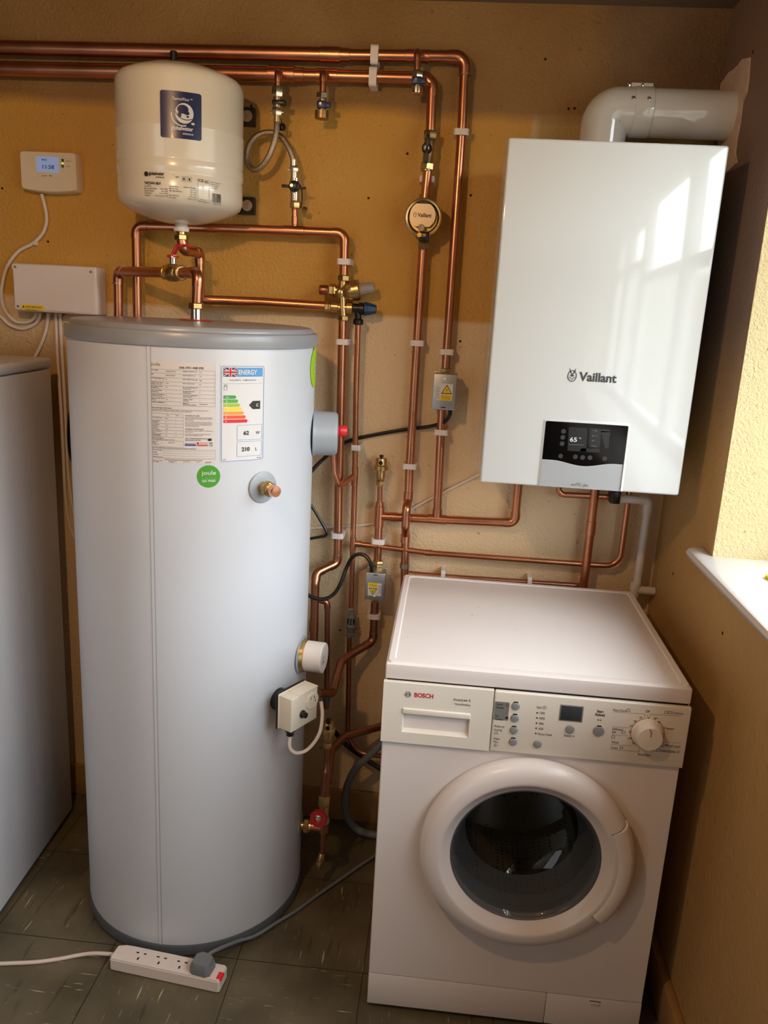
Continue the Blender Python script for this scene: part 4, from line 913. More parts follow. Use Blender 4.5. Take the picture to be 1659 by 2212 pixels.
obj('stub_pipe', MB(COPPERD).tube([pc+Z_*(zp-.012), V((.088, YW, dz))], .0073, 14), dc)
obj('cock_body', MB(BRASS).lathe(V((.087, YW, dz+.003)), (-.12, -.1, -1), [(.008, 0), (.0092, .002), (.0092, .012), (.0105, .016), (.0105, .026), (.0075, .03), (.0055, .033), (.006, .037), (.0045, .0385), (.0055, .044), (.004, .048), (0, .0482)], 18), dc)
obj('cock_screw', MB(BRASS).lathe(V((.083, YW-.008, dz-.022)), (-.2, -1, .1), [(.008, 0), (.008, .008), (.0065, .01), (0, .0105)], 8), dc)
zc_ = at_(703, 1664).z
t = pipe('copper riser between the lower air vent and the red handwheel valve', [pc+Z_*(zn1-.004), pc+V((.003, 0, zc_)), pc+V((.003, 0, zt))], .0073, 0, m=COPPERD)
obj('lower_tube', MB(COPPERD).tube([pc+Z_*(zn1-.006), pc+V((.003, 0, zc_))], .0128, 18).lathe(pc+V((.003, 0, zc_-.004)), Z_, [(.0128, 0), (.0118, .006), (.0085, .012), (.0085, .03)], 18), t)
vent('brass automatic air vent low beside the cylinder thermostat', pc+V((.003, 0, zt-.008)), .95)
t = pipe('tarnished copper pipe curving from the washer back to the handwheel riser', [(835, 1566, -.05), (745, 1590, -.14), (716, 1620, -.2), (708, 1690, YW+.012)], .0112, .045, m=COPPERD)

# ------------------------------------------------------------------ white pipe clips
def clipmesh():
    b = MB(WPLAS); N = 40; R0 = .0128; cz = -PY
    def outer(a):
        c, s_ = math.cos(a), math.sin(a); w, h0, h1 = .0185, .0358, .0165
        k = 1e9
        if abs(c) > 1e-6: k = min(k, w/abs(c))
        if s_ > 1e-6: k = min(k, h1/s_)
        if s_ < -1e-6: k = min(k, h0/-s_)
        x, y = k*c, k*s_
        if y > h1*.55 and abs(x) > w*.62:      # rounded front corners
            rr = .007; ccx, ccy = (w-rr)*(1 if x > 0 else -1), h1-rr
            d = V((x-ccx, y-ccy, 0))
            if (x-ccx)*ccx > 0 and y > ccy: d = d.normalized()*rr; x, y = ccx+d.x, ccy+d.y
        return x, y+cz
    an = sorted(set([2*PI*k/N for k in range(N)]+[math.atan2(-.0358, .0185) % (2*PI), math.atan2(-.0358, -.0185) % (2*PI)]))
    # profile lies in local xz, pipe along local y
    Mx = Matrix(((1, 0, 0, 0), (0, 0, -1, 0), (0, 1, 0, 0), (0, 0, 0, 1)))
    b.ring([outer(a) for a in an], [(R0*math.cos(a), R0*math.sin(a)+cz) for a in an], Mx, .0145, -.00725)
    return b
CM = None
def clip(label, px, py, y=PY, horiz=False, k=1.0, kl=1.0, ky=1.0):
    global CM
    p = A(px, py, y)
    if CM is None:
        CM = obj('pipe_clip', clipmesh(), base=(0, 0, 0)); o = CM
    else:
        o = CM.copy(); C.objects.link(o)
    M = FRONT((p.x, 0, p.z))
    if horiz: M = M @ Matrix.Rotation(PI/2, 4, 'Z')
    o.matrix_world = M @ Matrix.Diagonal((k, kl, y/PY*ky, 1))
    return tag(o, label, 'pipe clip', 'white pipe clips')
clip('white clip on the uppermost horizontal copper pipe', 810, 120.5, PY, True, 1.16, 1.25, 1.03)
clip('white clip on the second horizontal copper pipe', 806.5, 168, PY, True, 1.16, 1.25, 1.03)
clip('white clip high on the vertical pipe beside the boiler top', 996.5, 287, PY)
clip('white clip behind the pipe above the round filter', 922, 388, -.03)
clip('white clip just above the pressure reducing valve', 744, 566, -.05, k=.95)
clip('white clip just below the pressure reducing valve', 740, 738, -.05, k=.95)
clip('white clip on the filter pipe level with the cylinder lid', 901, 741)
clip('white clip just above the upper motor valve box', 965, 760)
clip('small white clip on the thin discharge pipe beside the red knob', 769, 966, -.043, k=.72, ky=.9)
clip('white clip on the filter pipe right of the brass air vent', 885, 1006)
clip('white clip below the upper motor valve box at the black cable', 953, 933)
clip('white clip above the lower motor valve box', 817, 1168, k=1.0)
clip('white clip on the cold pipe above its bend behind the cylinder', 730, 1154, -.05, k=.95)
clip('white clip below the lower motor valve box', 808, 1329)
clip('white clip standing up behind the washer top, left of two', 957, 1243, -.03, True, .9, .8)
clip('white clip standing up behind the washer top, right of two', 1143, 1257, -.03, True, .9, .8)

# ------------------------------------------------------------------ boiler
BX, BY, BZ, BW, BH = .42, -.378, 1.1624, .44, .72
bo = thing('boiler', 'white wall-hung gas boiler with black control panel', 'boiler', (BX+BW/2, -.03, BZ))
obj('casing', MB(GLOSSW).box((BX, BY, BZ), (BX+BW, -.06, BZ+BH), .0055, 4), bo)
obj('back_plate', MB(STEEL).box((BX+.02, -.062, BZ+.004), (BX+BW-.02, 0, BZ+BH-.01), .002), bo)
MF = Matrix.Translation((0, BY, 0)) @ Matrix(((1, 0, 0, 0), (0, 0, -1, 0), (0, 1, 0, 0), (0, 0, 0, 1)))
x0, x1 = .5535, .731
ro = [(x0-.006, BZ+.002), (x0-.006, 1.312), (x0-.003, 1.3165), (x1+.003, 1.3165), (x1+.006, 1.312), (x1+.006, BZ+.002)]
ri = [(x0-.001, BZ+.002), (x0-.001, 1.309), (x0+.001, 1.311), (x1-.001, 1.311), (x1+.001, 1.309), (x1+.001, BZ+.002)]
b = MB(GLOSSW); n = 6
b.add([MF @ V((x, y, 0)) for x, y in ro]+[MF @ V((x, y, .003)) for x, y in ri], [(i, i+1, n+i+1, n+i) for i in range(n-1)])
obj('panel_surround', b, bo)
wave = []
for k in range(25):
    u = k/24; wave.append((x0+(x1-x0)*u, 1.2245-.0095*(.5-.5*math.cos(2*PI*min(1, max(0, (u-.12)/.78))))**1.0))
pan = obj('control_panel', MB(BLACKG).prism(roundrect(x1-x0, .02, .003, 3, (x0+x1)/2, 1.3)[:8]+[(x0, 1.29)]+wave+[(x1, 1.29)], MF, .0026, -.002), bo)
fl_ = obj('flap', MB(SILVER).prism([(x0, BZ+.0015), (x1, BZ+.0015)]+[(x, y-.0012) for x, y in wave[::-1]], MF, .0024, -.002), bo)
def Bp(e): return lambda x, y: MF @ V((x, y, e))
def bz(u, v): p = A(1020+u/3.456, 760+v/3.456, BY); return p.x, p.z
b = MB(INKM); x, y = bz(800, 1003); b.text('ecoTEC plus', .0105, Bp(.0009), x, y, 'c', w=.0375); obj('flap_print', b, fl_)
b = MB(SCRN)
c = [bz(*q) for q in ((722, 562), (860, 568), (850, 745), (710, 738))]; b.flat(c, Bp(.0009)); b.flat([bz(*q) for q in ((878, 568), (1028, 580), (1026, 600), (962, 598), (952, 715), (870, 710))], Bp(.0009)); b.flat([bz(*q) for q in ((960, 590), (1030, 596), (1016, 720), (990, 720))], Bp(.0009))
b.flat([bz(*q) for q in ((815, 720), (952, 722), (950, 752), (800, 745))], Bp(.0009))
x, y = bz(728, 668); b.m(SCRT).text('65', .0135, Bp(.0012), x, y, w=.0152); x, y = bz(795, 650); b.text('°C', .005, Bp(.0012), x, y)
b.m(INKM); x, y = bz(893, 632); b.text('65 °C', .005, Bp(.0012), x, y); x, y = bz(893, 668); b.text('60°', .005, Bp(.0012), x, y); x, y = bz(888, 706); b.text('1.8 bar', .0045, Bp(.0012), x, y); x, y = bz(900, 592); b.text('11:58', .0045, Bp(.0012), x, y)
b.flat([bz(*q) for q in ((722, 690), (832, 694), (832, 697), (722, 693))], Bp(.0012))
obj('screen', b, pan)
for (u, v) in ((682, 593), (676, 638), (671, 685), (660, 778), (770, 783), (824, 788), (879, 790), (989, 797)):
    x, y = bz(u, v); obj('touch_button', MB(TOUCH).flat(circ(.0052, 20, x, y), Bp(.0009)), pan)
# badge on the casing: oval with a hare head, and the name
b = MB(DGREY); cx, cy = bz(746, 180); e = Bp(.0008)
b.ring([(cx+.0098*math.cos(a), cy+.0125*math.sin(a)) for a in [2*PI*k/36 for k in range(36)]], [(cx+.0082*math.cos(a), cy+.011*math.sin(a)) for a in [2*PI*k/36 for k in range(36)]], MF, .0006, .0002)
for s_ in (-1, 1):
    b.flat([(cx+s_*.0008, cy+.005), (cx+s_*.003, cy+.0095), (cx+s_*.0072, cy+.0175), (cx+s_*.0056, cy+.010), (cx+s_*.0028, cy+.004)], e)
    b.flat([(cx+s_*.001, cy+.003), (cx+s_*.005, cy+.001), (cx+s_*.0025, cy-.001)], e)
    b.flat([(cx+s_*.0045, cy-.001), (cx+s_*.006, cy-.0045), (cx+s_*.003, cy-.0045)], e)
    b.flat([(cx+s_*.0008, cy-.0045), (cx+s_*.004, cy-.006), (cx+s_*.001, cy-.0075)], e)
b.flat([(cx-.002, cy+.0045), (cx+.002, cy+.0045), (cx+.0008, cy-.002), (cx-.0008, cy-.002)], e)
b.flat([(cx-.0012, cy-.0085), (cx+.0012, cy-.0085), (cx, cy-.0105)], e)
x, y = bz(795, 212); x2 = bz(1075, 226)[0]; b.text('Vaillant', .0262, e, x, y-.0005, w=x2-x, bold=.028)
obj('maker_badge', b, bo)['label'] = 'dark grey emblem and lettering'
# ------------------------------------------------------------------ flue
FY = -.115
fz = (A(1460, 192, FY).z+A(1460, 300, FY).z)/2; frd = .05; fx = A(1302, 290, FY).x
fl = thing('flue', 'white flue pipe with elbow on top of the boiler', 'flue', (fx, FY, BZ+BH))
path, info = fillet([V((fx, FY, BZ+BH-.002)), V((fx, FY, fz)), V((A(1365, 246, FY).x, FY, fz))], .062)
obj('elbow', MB(GLOSSW).tube(path, .0525, 40), fl)
xa, xb = A(1362, 246, FY).x, A(1402, 246, FY).x
b = MB(GLOSSW).lathe((xa, FY, fz), X_, [(.05, 0), (.0538, 0), (.0542, .001), (.0542, xb-xa-.001), (.0538, xb-xa), (.05, xb-xa)], 48)
b.box((xa-.006, FY-.004, fz+.051), (xb+.002, FY+.01, fz+.062), .002)
cl = obj('clamp_band', b, fl)
for (px, py, dx) in ((1366, 228, 0), (1400, 229, 0)):
    x = A(px, py, FY-.05).x; a = math.radians(20); d = V((0, -math.cos(a), math.sin(a)))
    obj('screw', MB(CHROME).lathe(V((x, FY, fz))+d*.0538, d, [(.0045, 0), (.0042, .0015), (.002, .0026), (0, .0028)], 14), cl)
for px in (1358, 1387): obj('screw', MB(CHROME).lathe(V((A(px, 186, FY).x, FY-.003, fz+.057)), (0, -1, 0), [(.004, 0), (.0038, .0015), (0, .0024)], 14), cl)
obj('screw', MB(CHROME).lathe(V((A(1304, 292, FY-.05).x, FY-.0527, BZ+BH+.003)), (0, -1, 0), [(.004, 0), (.0038, .0015), (0, .0024)], 14), fl)
obj('straight_pipe', MB(GLOSSW).tube([V((xb-.01, FY, fz)), V((XR-.0005, FY, fz))], .0518, 44), fl)

# ------------------------------------------------------------------ washing machine
wx, wy, Ww, Wd, Wh = .251, -.6846, .6, .557, .848
wm = thing('washing_machine', 'white front-loading washing machine with round glass door', 'washing machine', (wx+Ww/2, wy+Wd/2, 0))
FW = Matrix.Translation((0, wy, 0)) @ Matrix(((1, 0, 0, 0), (0, 0, -1, 0), (0, 1, 0, 0), (0, 0, 0, 1)))
dx, dzz = .5620, .4500
# body: open box plus front plate with the door opening
b = MB(APPW)
b.box((wx, wy+.004, .015), (wx+.004, wy+Wd, .81)); b.box((wx+Ww-.004, wy+.004, .015), (wx+Ww, wy+Wd, .81)); b.box((wx, wy+Wd-.004, .015), (wx+Ww, wy+Wd, .81)); b.box((wx, wy+.02, .015), (wx+Ww, wy+Wd, .02))
cn_ = [(wx+.002, .096), (wx+Ww-.002, .096), (wx+Ww-.002, .8), (wx+.002, .8)]
an = sorted([2*PI*k/64 for k in range(64)]+[math.atan2(z-dzz, x-dx) % (2*PI) for x, z in cn_])
def rectpt(a):
    c, s_ = math.cos(a), math.sin(a); k = 1e9
    if c > 1e-9: k = min(k, (wx+Ww-.002-dx)/c)
    if c < -1e-9: k = min(k, (wx+.002-dx)/c)
    if s_ > 1e-9: k = min(k, (.8-dzz)/s_)
    if s_ < -1e-9: k = min(k, (.096-dzz)/s_)
    return dx+k*c, dzz+k*s_
b.ring([rectpt(a) for a in an], [(dx+.165*math.cos(a), dzz+.165*math.sin(a)) for a in an], FW, .012, -.012)
obj('body', b, wm)
# lid with raised rim
b = MB(APPW); zt = Wh
b.box((wx-.001, wy-.001, .8115), (wx+Ww+.001, wy+Wd, zt-.003), .004, 3)
o_ = roundrect(Ww+.001, Wd, .012, 4, wx+Ww/2, wy+Wd/2); i_ = roundrect(Ww-.03, Wd-.03, .012, 4, wx+Ww/2, wy+Wd/2); i2 = roundrect(Ww-.036, Wd-.036, .012, 4, wx+Ww/2, wy+Wd/2); o2 = roundrect(Ww-.008, Wd-.008, .012, 4, wx+Ww/2, wy+Wd/2); n = len(o_)
b.add([V((x, y, zt-.006)) for x, y in o_]+[V((x, y, zt)) for x, y in o2]+[V((x, y, zt)) for x, y in i_]+[V((x, y, zt-.0028)) for x, y in i2],
      [(k+j*n, (k+1) % n+j*n, n+(k+1) % n+j*n, n+k+j*n) for j in range(3) for k in range(n)])
b.m(INKM)
for px, py, r_ in ((1020, 1328, .0016), (912, 1331, .001), (1035, 1312, .001), (880, 1376, .001), (1112, 1362, .001), (1326, 1307, .0012), (1388, 1446, .001), (1385, 1300, .0012)):
    q = AZ(px, py, Wh-.0028); b.add([V((q.x+r_*1.6*math.cos(k*PI/4), q.y+r_*math.sin(k*PI/4), Wh-.0026)) for k in range(8)], [tuple(range(8))])
obj('lid', b, wm, ang=25)
obj('shadow_gap', MB(DARK).box((wx+.003, wy+.002, .805), (wx+Ww-.003, wy+.3, .812)), wm)
# control fascia and drawer
pf = -.0085; dvx = .4701
obj('control_panel', MB(APPP).box((dvx+.001, wy+pf, .6755), (wx+Ww+.0025, wy+.003, .8085), .003, 3), wm)
hx0, hx1, hz0, hz1 = .2905, .4255, .700, .754
M2 = Matrix.Translation((0, wy+pf, 0)) @ Matrix(((1, 0, 0, 0), (0, 0, -1, 0), (0, 1, 0, 0), (0, 0, 0, 1)))
c_ = ((hx0+hx1)/2, (hz0+hz1)/2); X0, X1, Z0, Z1 = wx-.0025, dvx-.001, .6755, .8085
def rp(a, xa, xb, za, zb):
    c, s_ = math.cos(a), math.sin(a); k = 1e9
    if c > 1e-9: k = min(k, (xb-c_[0])/c)
    if c < -1e-9: k = min(k, (xa-c_[0])/c)
    if s_ > 1e-9: k = min(k, (zb-c_[1])/s_)
    if s_ < -1e-9: k = min(k, (za-c_[1])/s_)
    return c_[0]+k*c, c_[1]+k*s_
an = sorted([2*PI*k/32 for k in range(32)]+[math.atan2(z-c_[1], x-c_[0]) % (2*PI) for q in ((X0, X1, Z0, Z1), (hx0, hx1, hz0, hz1)) for x in q[:2] for z in q[2:]])
b = MB(APPP).ring([rp(a, X0, X1, Z0, Z1) for a in an], [rp(a, hx0, hx1, hz0, hz1) for a in an], M2, .011, -.011)
def w_(x, z, d): return M2 @ V((x, z, -d))
q = [w_(hx0, hz1, 0), w_(hx1, hz1, 0), w_(hx1, hz0, 0), w_(hx0, hz0, 0), w_(hx0+.012, hz1-.004, .03), w_(hx1-.006, hz1-.004, .03), w_(hx1-.006, hz0+.022, .03), w_(hx0+.012, hz0+.022, .03)]
b.add(q, [(0, 1, 5, 4), (1, 2, 6, 5), (2, 3, 7, 6), (3, 0, 4, 7), (4, 5, 6, 7)])
dr = obj('detergent_drawer', b, wm, ang=20)
obj('handle', MB(APPP).box((hx0-.001, wy+pf-.003, hz1-.012), (hx1+.001, wy+pf+.006, hz1+.0005), .0022, 3), dr)
def wp_(e=.0006): return lambda x, y: M2 @ V((x, y, e))
def ps(u, v): p = A(820+u/5.53, 1460+v/5.53, wy+pf); return p.x, p.z
b = MB(INKR); x, y = ps(415, 255); x2, y2 = ps(640, 278); b.text('BOSCH', .0135, wp_(), x, y+.001, w=x2-x, bold=.028)
cx, cy = ps(340, 220); b.m(INKM)
M3 = Matrix.Translation((0, wy+pf, 0)) @ Matrix(((1, 0, 0, 0), (0, 0, -1, 0), (0, 1, 0, 0), (0, 0, 0, 1)))
b.ring(circ(.0066, 32, cx, cy), circ(.0058, 32, cx, cy), M3, .0004, .0002)
for s_ in (-1, 1): b.flat([(cx+s_*.0018, cy-.0045), (cx+s_*.0032, cy-.0036), (cx+s_*.0032, cy+.0036), (cx+s_*.0018, cy+.0045)], wp_())
b.flat([(cx-.0018, cy-.0008), (cx+.0018, cy-.0008), (cx+.0018, cy+.0008), (cx-.0018, cy+.0008)], wp_()); 
for s_ in (-1, 1): b.ring(circ(.0042, 24, cx+s_*.0002, cy), circ(.0038, 24, cx, cy), M3, .0004, .0002)
x, y = ps(878, 294); x2, _ = ps(1000, 300); b.text('Avanti', .0085, wp_(), x, y, w=x2-x-.001); x, y = ps(1002, 303); b.m(INK).text('xx', .0085, wp_(), x, y, w=.0082); x, y = ps(1065, 307); b.m(INKM).text('6', .0085, wp_(), x, y)
x, y = ps(895, 345); x2, _ = ps(1085, 355); b.text('VarioPerfect', .0068, wp_(), x, y, w=x2-x)
obj('drawer_print', b, dr)
# buttons
for (px, py, r_) in ((1114, 1525, .0077), (1112, 1551, .0077), (1110, 1577, .0077), (1108, 1602, .0077), (1161, 1607, .008), (1231, 1575, .0085), (1293, 1579, .0105)):
    p = A(px, py, wy+pf); bt = obj('button', MB(BUTTON).lathe(p+V((0, .001, 0)), (0, -1, 0), [(r_+.0008, 0), (r_+.0006, .0012), (r_, .0018), (r_, .0036), (r_-.001, .0045), (0, .0052)], 28), wm)
    if px not in (1161, 1231): obj('indicator', MB(DARK).box((p.x-.0042, p.y-.0022, p.z+r_-.0005), (p.x+.0042, p.y, p.z+r_+.002), .0006), bt)
c0 = A(1212, 1523, wy+pf); c1 = A(1256, 1559, wy+pf)
ds = obj('display', MB(mat('display_bezel', '8A8680', .35)).box((c0.x-.0015, wy+pf-.0008, c1.z-.0015), (c1.x+.0015, wy+pf+.002, c0.z+.0015), .0006), wm)
obj('display_screen', MB(LCDG).box((c0.x+.001, wy+pf-.0014, c1.z+.001), (c1.x-.001, wy+pf, c0.z-.0005), .0003), ds)
a0, a1 = ps(1385, 292), ps(1560, 310); a2 = ps(1550, 548)
b = MB(PANELG).prism(roundrect(a1[0]-a0[0], a0[1]-a2[1]-.004, .001, 3, (a0[0]+a1[0])/2-.001, (a0[1]+a2[1])/2), M2, .0004)
e = wp_(.0007)
for s_, (u, v) in (('Speed', (1395, 345)), ('Perfect', (1393, 385)), ('Eco', (1385, 485)), ('Perfect', (1383, 525))): x, y = ps(u, v); b.m(INK).text(s_, .0062, e, x, y, cond=.85)
x, y = ps(1520, 500); b.flat(circ(.003, 12, x, y), e); x, y = ps(1530, 350); b.ring(roundrect(.006, .005, .001, 2, x, y), roundrect(.0048, .0038, .0006, 2, x, y), M2, .0002, .0006)
b.m(INKM); e = wp_()
for s_, (u, v) in (('Reduced', (1372, 608)), ('Ironing', (1368, 650)), ('Aqua', (1362, 755)), ('Plus', (1360, 795))): x, y = ps(u, v); b.text(s_, .0066, e, x, y, cond=.85)
x, y = ps(1390, 680); b.ring([(x-.004, y-.0025), (x+.004, y-.0025), (x+.003, y+.003), (x-.001, y+.003)], [(x-.003, y-.0017), (x+.003, y-.0017), (x+.0024, y+.0022), (x-.0006, y+.0022)], M2, .0002, .0004)
x, y = ps(1385, 825); b.flat([(x-.0004, y-.003), (x+.0004, y-.003), (x+.0004, y+.004), (x-.0004, y+.004)], e); b.ring([(x+.004*math.cos(a), y+.001-.004*math.sin(a)) for a in [PI*k/8 for k in range(9)]], [(x+.0033*math.cos(a), y+.001-.0033*math.sin(a)) for a in [PI*k/8 for k in range(9)]], M2, .0002, .0004)
def pr_(u, v): p = A(1120+u/4.366, 1480+v/4.366, wy+pf); return p.x, p.z
obj('option_print', b, wm); PR = {}
for s_, (u, v), sz in (('Spin', (170, 215), .0072), ('1200', (197, 270), .0072), ('1000', (195, 320), .0072), ('800', (193, 370), .0072), ('600', (191, 418), .0072), ('Rinse Hold', (185, 468), .0072), ('Ready in', (430, 482), .0072), ('Off', (1197, 255), .0072),
        ('Easy-Care', (893, 242), .0075), ('Cottons', (1450, 270), .0075), ('30', (1137, 314), .0066), ('40', (1085, 347), .0066), ('60', (1050, 392), .0066), ('Delicate/', (882, 420), .0072), ('Silk', (880, 450), .0072), ('30', (1038, 447), .0066), ('cold', (1025, 505), .0066), ('Wool', (874, 545), .0072), ('30', (1070, 555), .0066), ('Drain', (870, 597), .0072), ('Rinse/Spin', (1125, 660), .0072),
        ('30*', (1272, 322), .0066), ('40', (1308, 357), .0066), ('40 Prewash', (1338, 410), .0066), ('60', (1343, 465), .0066), ('90', (1330, 515), .0066), ('40', (1298, 565), .0066), ('Mixed Load', (1385, 575), .0072), ('30', (1255, 617), .0066), ("SuperQuick 15'", (1343, 622), .007)):
    x, y = pr_(u, v); b = MB(INKM) if (grp := 'spin_print' if u < 330 else 'timer_print' if u < 600 else 'dial_legend') not in PR else PR[grp]; PR[grp] = b; b.text(s_, sz, e, x, y, cond=.84)
b = MB(INK)
for s_, (u, v) in (('Start', (770, 258)), ('Reload', (768, 290))): x, y = pr_(u, v); b.text(s_, .0078, e, x, y, 'c', bold=.025, cond=.85)
x, y = pr_(760, 328); b.m(INKM).flat([(x-.003, y-.002), (x+.0005, y), (x-.003, y+.002)], e).flat([(x+.0015, y-.002), (x+.0025, y-.002), (x+.0025, y+.002), (x+.0015, y+.002)], e).flat([(x+.0035, y-.002), (x+.0045, y-.002), (x+.0045, y+.002), (x+.0035, y+.002)], e)
obj('start_print', b, wm); b = PR['spin_print']
for k in range(5): x, y = pr_(177-k*3.4, 260+k*48.5); b.m(INK).flat(circ(.0017, 14, x, y), e)
b.m(INKM); x, y = pr_(245, 210); b.ring(circ(.004, 20, x, y), circ(.0034, 20, x, y), M2, .0002, .0004).flat(circ(.0012, 10, x, y), e)
b = PR['dial_legend']
def seg(*pts, w=.0005):
    for (u0, v0), (u1, v1) in zip(pts, pts[1:]):
        x0, y0 = pr_(u0, v0); x1, y1 = pr_(u1, v1); d = V((x1-x0, y1-y0, 0)).normalized(); nx, ny = -d.y*w/2, d.x*w/2
        b.flat([(x0+nx, y0+ny), (x0-nx, y0-ny), (x1-nx, y1-ny), (x1+nx, y1+ny)], e)
seg((893, 252), (1190, 270), (1190, 300)); seg((1540, 290), (1242, 272), (1240, 302)); seg((886, 390), (1045, 402)); seg((878, 465), (1030, 475)); seg((870, 558), (1060, 570)); seg((866, 607), (1135, 625), (1138, 580)); seg((1520, 545), (1330, 530)); seg((1515, 592), (1290, 580)); seg((1510, 640), (1245, 618), (1248, 595)); seg((1215, 275), (1215, 300))
for (u, v) in ((1037, 235), (970, 590), (990, 445), (892, 488), (1395, 255), (1430, 257), (1360, 565), (1318, 612)):
    x, y = pr_(u, v); b.ring(roundrect(.0068, .006, .0012, 2, x, y), roundrect(.0052, .0044, .0008, 2, x, y), M2, .0002, .0004)
for nm_ in PR: obj(nm_, PR[nm_], wm)
kc = A(1399, 1578, wy+pf); b = MB(APPP)
b.lathe(kc+V((0, .001, -.006)), (0, -1, 0), [(.031, 0), (.031, .002), (.0285, .004), (.0265, .016), (.025, .024), (.0235, .0262), (0, .027)], 44)
dk = obj('programme_dial', b, wm)
b = MB(INKR)
for a0, a1 in ((-30, 60), (105, 245)):
    n = 16; P = [(kc.x+r_*math.cos(math.radians(a0+(a1-a0)*k/n)), kc.z-.006+r_*math.sin(math.radians(a0+(a1-a0)*k/n))) for r_ in (.0322, .0331) for k in range(n+1)]
    b.add([e(*p) for p in P], [(k, k+1, n+2+k, n+1+k) for k in range(n)])
Md = FRONT(kc+V((0, -.0262, -.006))); b.flat([(-.0008, .006), (.0008, .006), (.0008, .017), (-.004, .0235), (-.0052, .0228), (-.0008, .0165)], plane(Md, .0004)); b.flat(circ(.0015, 12, kc.x-.002, kc.z+.0275), e)
obj('dial_mark', b, dk)
# door
do = V((dx, wy, dzz))
Rd = .2185
prof = [(.163, .004), (.205, .003), (Rd-.001, .006), (Rd, .014), (Rd-.002, .024), (Rd-.007, .033), (Rd-.015, .039), (Rd-.026, .0425), (Rd-.036, .0435), (.177, .0435), (.1755, .0425), (.166, .0335), (.158, .026), (.154, .024), (.1525, .018), (.1525, .006)]
M = fr(do, (0, -1, 0), (1, 0, 0))
door = obj('door', MB(APPW).lathe(do, (0, -1, 0), prof, 120, x=(1, 0, 0), closed=True), wm)
a0, a1, n = math.radians(-37), math.radians(27), 24
b = MB(APPW); vs = []
pr2 = [(.1835, .030), (.1845, .0425), (.188, .0452), (.196, .0462), (.209, .0445), (.2165, .039), (.2205, .028), (.2215, .016), (.219, .010)]
for k in range(n+1):
    a = a0+(a1-a0)*k/n
    vs += [M @ V((r_*math.cos(a), r_*math.sin(a), h)) for r_, h in pr2]
m_ = len(pr2); fs = [(k*m_+j, k*m_+j+1, (k+1)*m_+j+1, (k+1)*m_+j) for k in range(n) for j in range(m_-1)]+[tuple(range(m_)), tuple(n*m_+j for j in range(m_))]
b.add(vs, fs); obj('door_handle', b, door)
b = MB(DARK)
def seam(r0, aa, ab, w=.0011):
    P = []
    for k in range(17):
        a = aa+(ab-aa)*k/16
        for r_ in (r0-w/2, r0+w/2): P.append(M @ V((r_*math.cos(a), r_*math.sin(a), .0434)))
    b.add(P, [(2*k, 2*k+1, 2*k+3, 2*k+2) for k in range(16)])
seam(.1826, a0-.006, a1+.006)
for a in (a0-.0045, a1+.0045): b.add([M @ V((r_*math.cos(a)+s_*-.0006*math.sin(a), r_*math.sin(a)+s_*.0006*math.cos(a), h)) for r_, h in ((.1826, .0436), (.196, .0434), (.206, .0395), (.2135, .0315), (.2178, .0215)) for s_ in (-1, 1)], [(2*k, 2*k+1, 2*k+3, 2*k+2) for k in range(4)])
obj('handle_seam', b, door)
obj('trim_ring', MB(GREYD).lathe(do, (0, -1, 0), [(.1515, .02), (.1535, .0225), (.155, .0245), (.153, .0255), (.1505, .022)], 96, closed=True), door)
gp = [(.152, .021), (.146, .016), (.143, .006), (.138, -.02), (.130, -.055), (.122, -.075), (.108, -.088), (.09, -.094), (.05, -.098), (0, -.099)]
obj('door_glass', MB(BOWLG).lathe(do, (0, -1, 0), gp[:6], 72, caps=False).m(DOORG).lathe(do, (0, -1, 0), gp[5:], 72, caps=False), door)
obj('gasket', MB(RUBBER).lathe(do, (0, -1, 0), [(.166, .002), (.160, -.004), (.158, -.02), (.164, -.03), (.158, -.04), (.154, -.05), (.160, -.062), (.2, -.07)], 80, caps=False), wm)
dm = mat('drum_perforated_steel', '6A6A6A', .3, .9)
n, l = nt(dm); vt = n.new('ShaderNodeTexVoronoi'); vt.inputs['Scale'].default_value = 75; vt.inputs['Randomness'].default_value = .25
tc = n.new('ShaderNodeTexCoord'); l.new(tc.outputs['Object'], vt.inputs['Vector']); cr = n.new('ShaderNodeValToRGB'); cr.color_ramp.elements[0].position = .2; cr.color_ramp.elements[1].position = .3
cr.color_ramp.elements[0].color = (.01, .01, .01, 1); cr.color_ramp.elements[1].color = (.5, .49, .47, 1); l.new(vt.outputs['Distance'], cr.inputs[0]); l.new(cr.outputs[0], n['Principled BSDF'].inputs['Base Color'])
db = MB(dm).lathe(do, (0, -1, 0), [(.168, -.062), (.235, -.075), (.235, -.35), (.22, -.37), (.06, -.36), (.05, -.345), (0, -.345)], 72, caps=False)
dru = obj('drum', db, wm)
for a in (80, 200, 320):
    c_a = math.radians(a); R_ = Matrix.Rotation(c_a, 4, 'Z'); obj('paddle', MB(DRUM).prism([(.234, -.03), (.185, -.012), (.18, 0), (.185, .012), (.234, .03)], M @ R_, .24, -.34), dru)
# plinth
b = MB(APPW).box((wx, wy, .012), (.6448, wy+.02, .0935), .002); pl = obj('plinth', b, wm)
b = MB(APPW).box((.6458, wy, .012), (wx+Ww, wy+.02, .0935), .002); sf = obj('service_flap', b, wm)
p = A(1285, 2165, wy); obj('flap_latch', MB(APPW).box((p.x-.011, wy-.0015, p.z-.009), (p.x+.011, wy+.002, p.z+.001), .001).m(DARK).box((p.x-.012, wy-.0003, p.z+.0005), (p.x+.012, wy+.002, p.z+.003)), sf)
for fx in (.04, Ww-.04):
    for fy in (.05, Wd-.05): obj('foot', MB(BLACK).cyl((wx+fx, wy+fy, 0), Z_, .02, .02), wm)

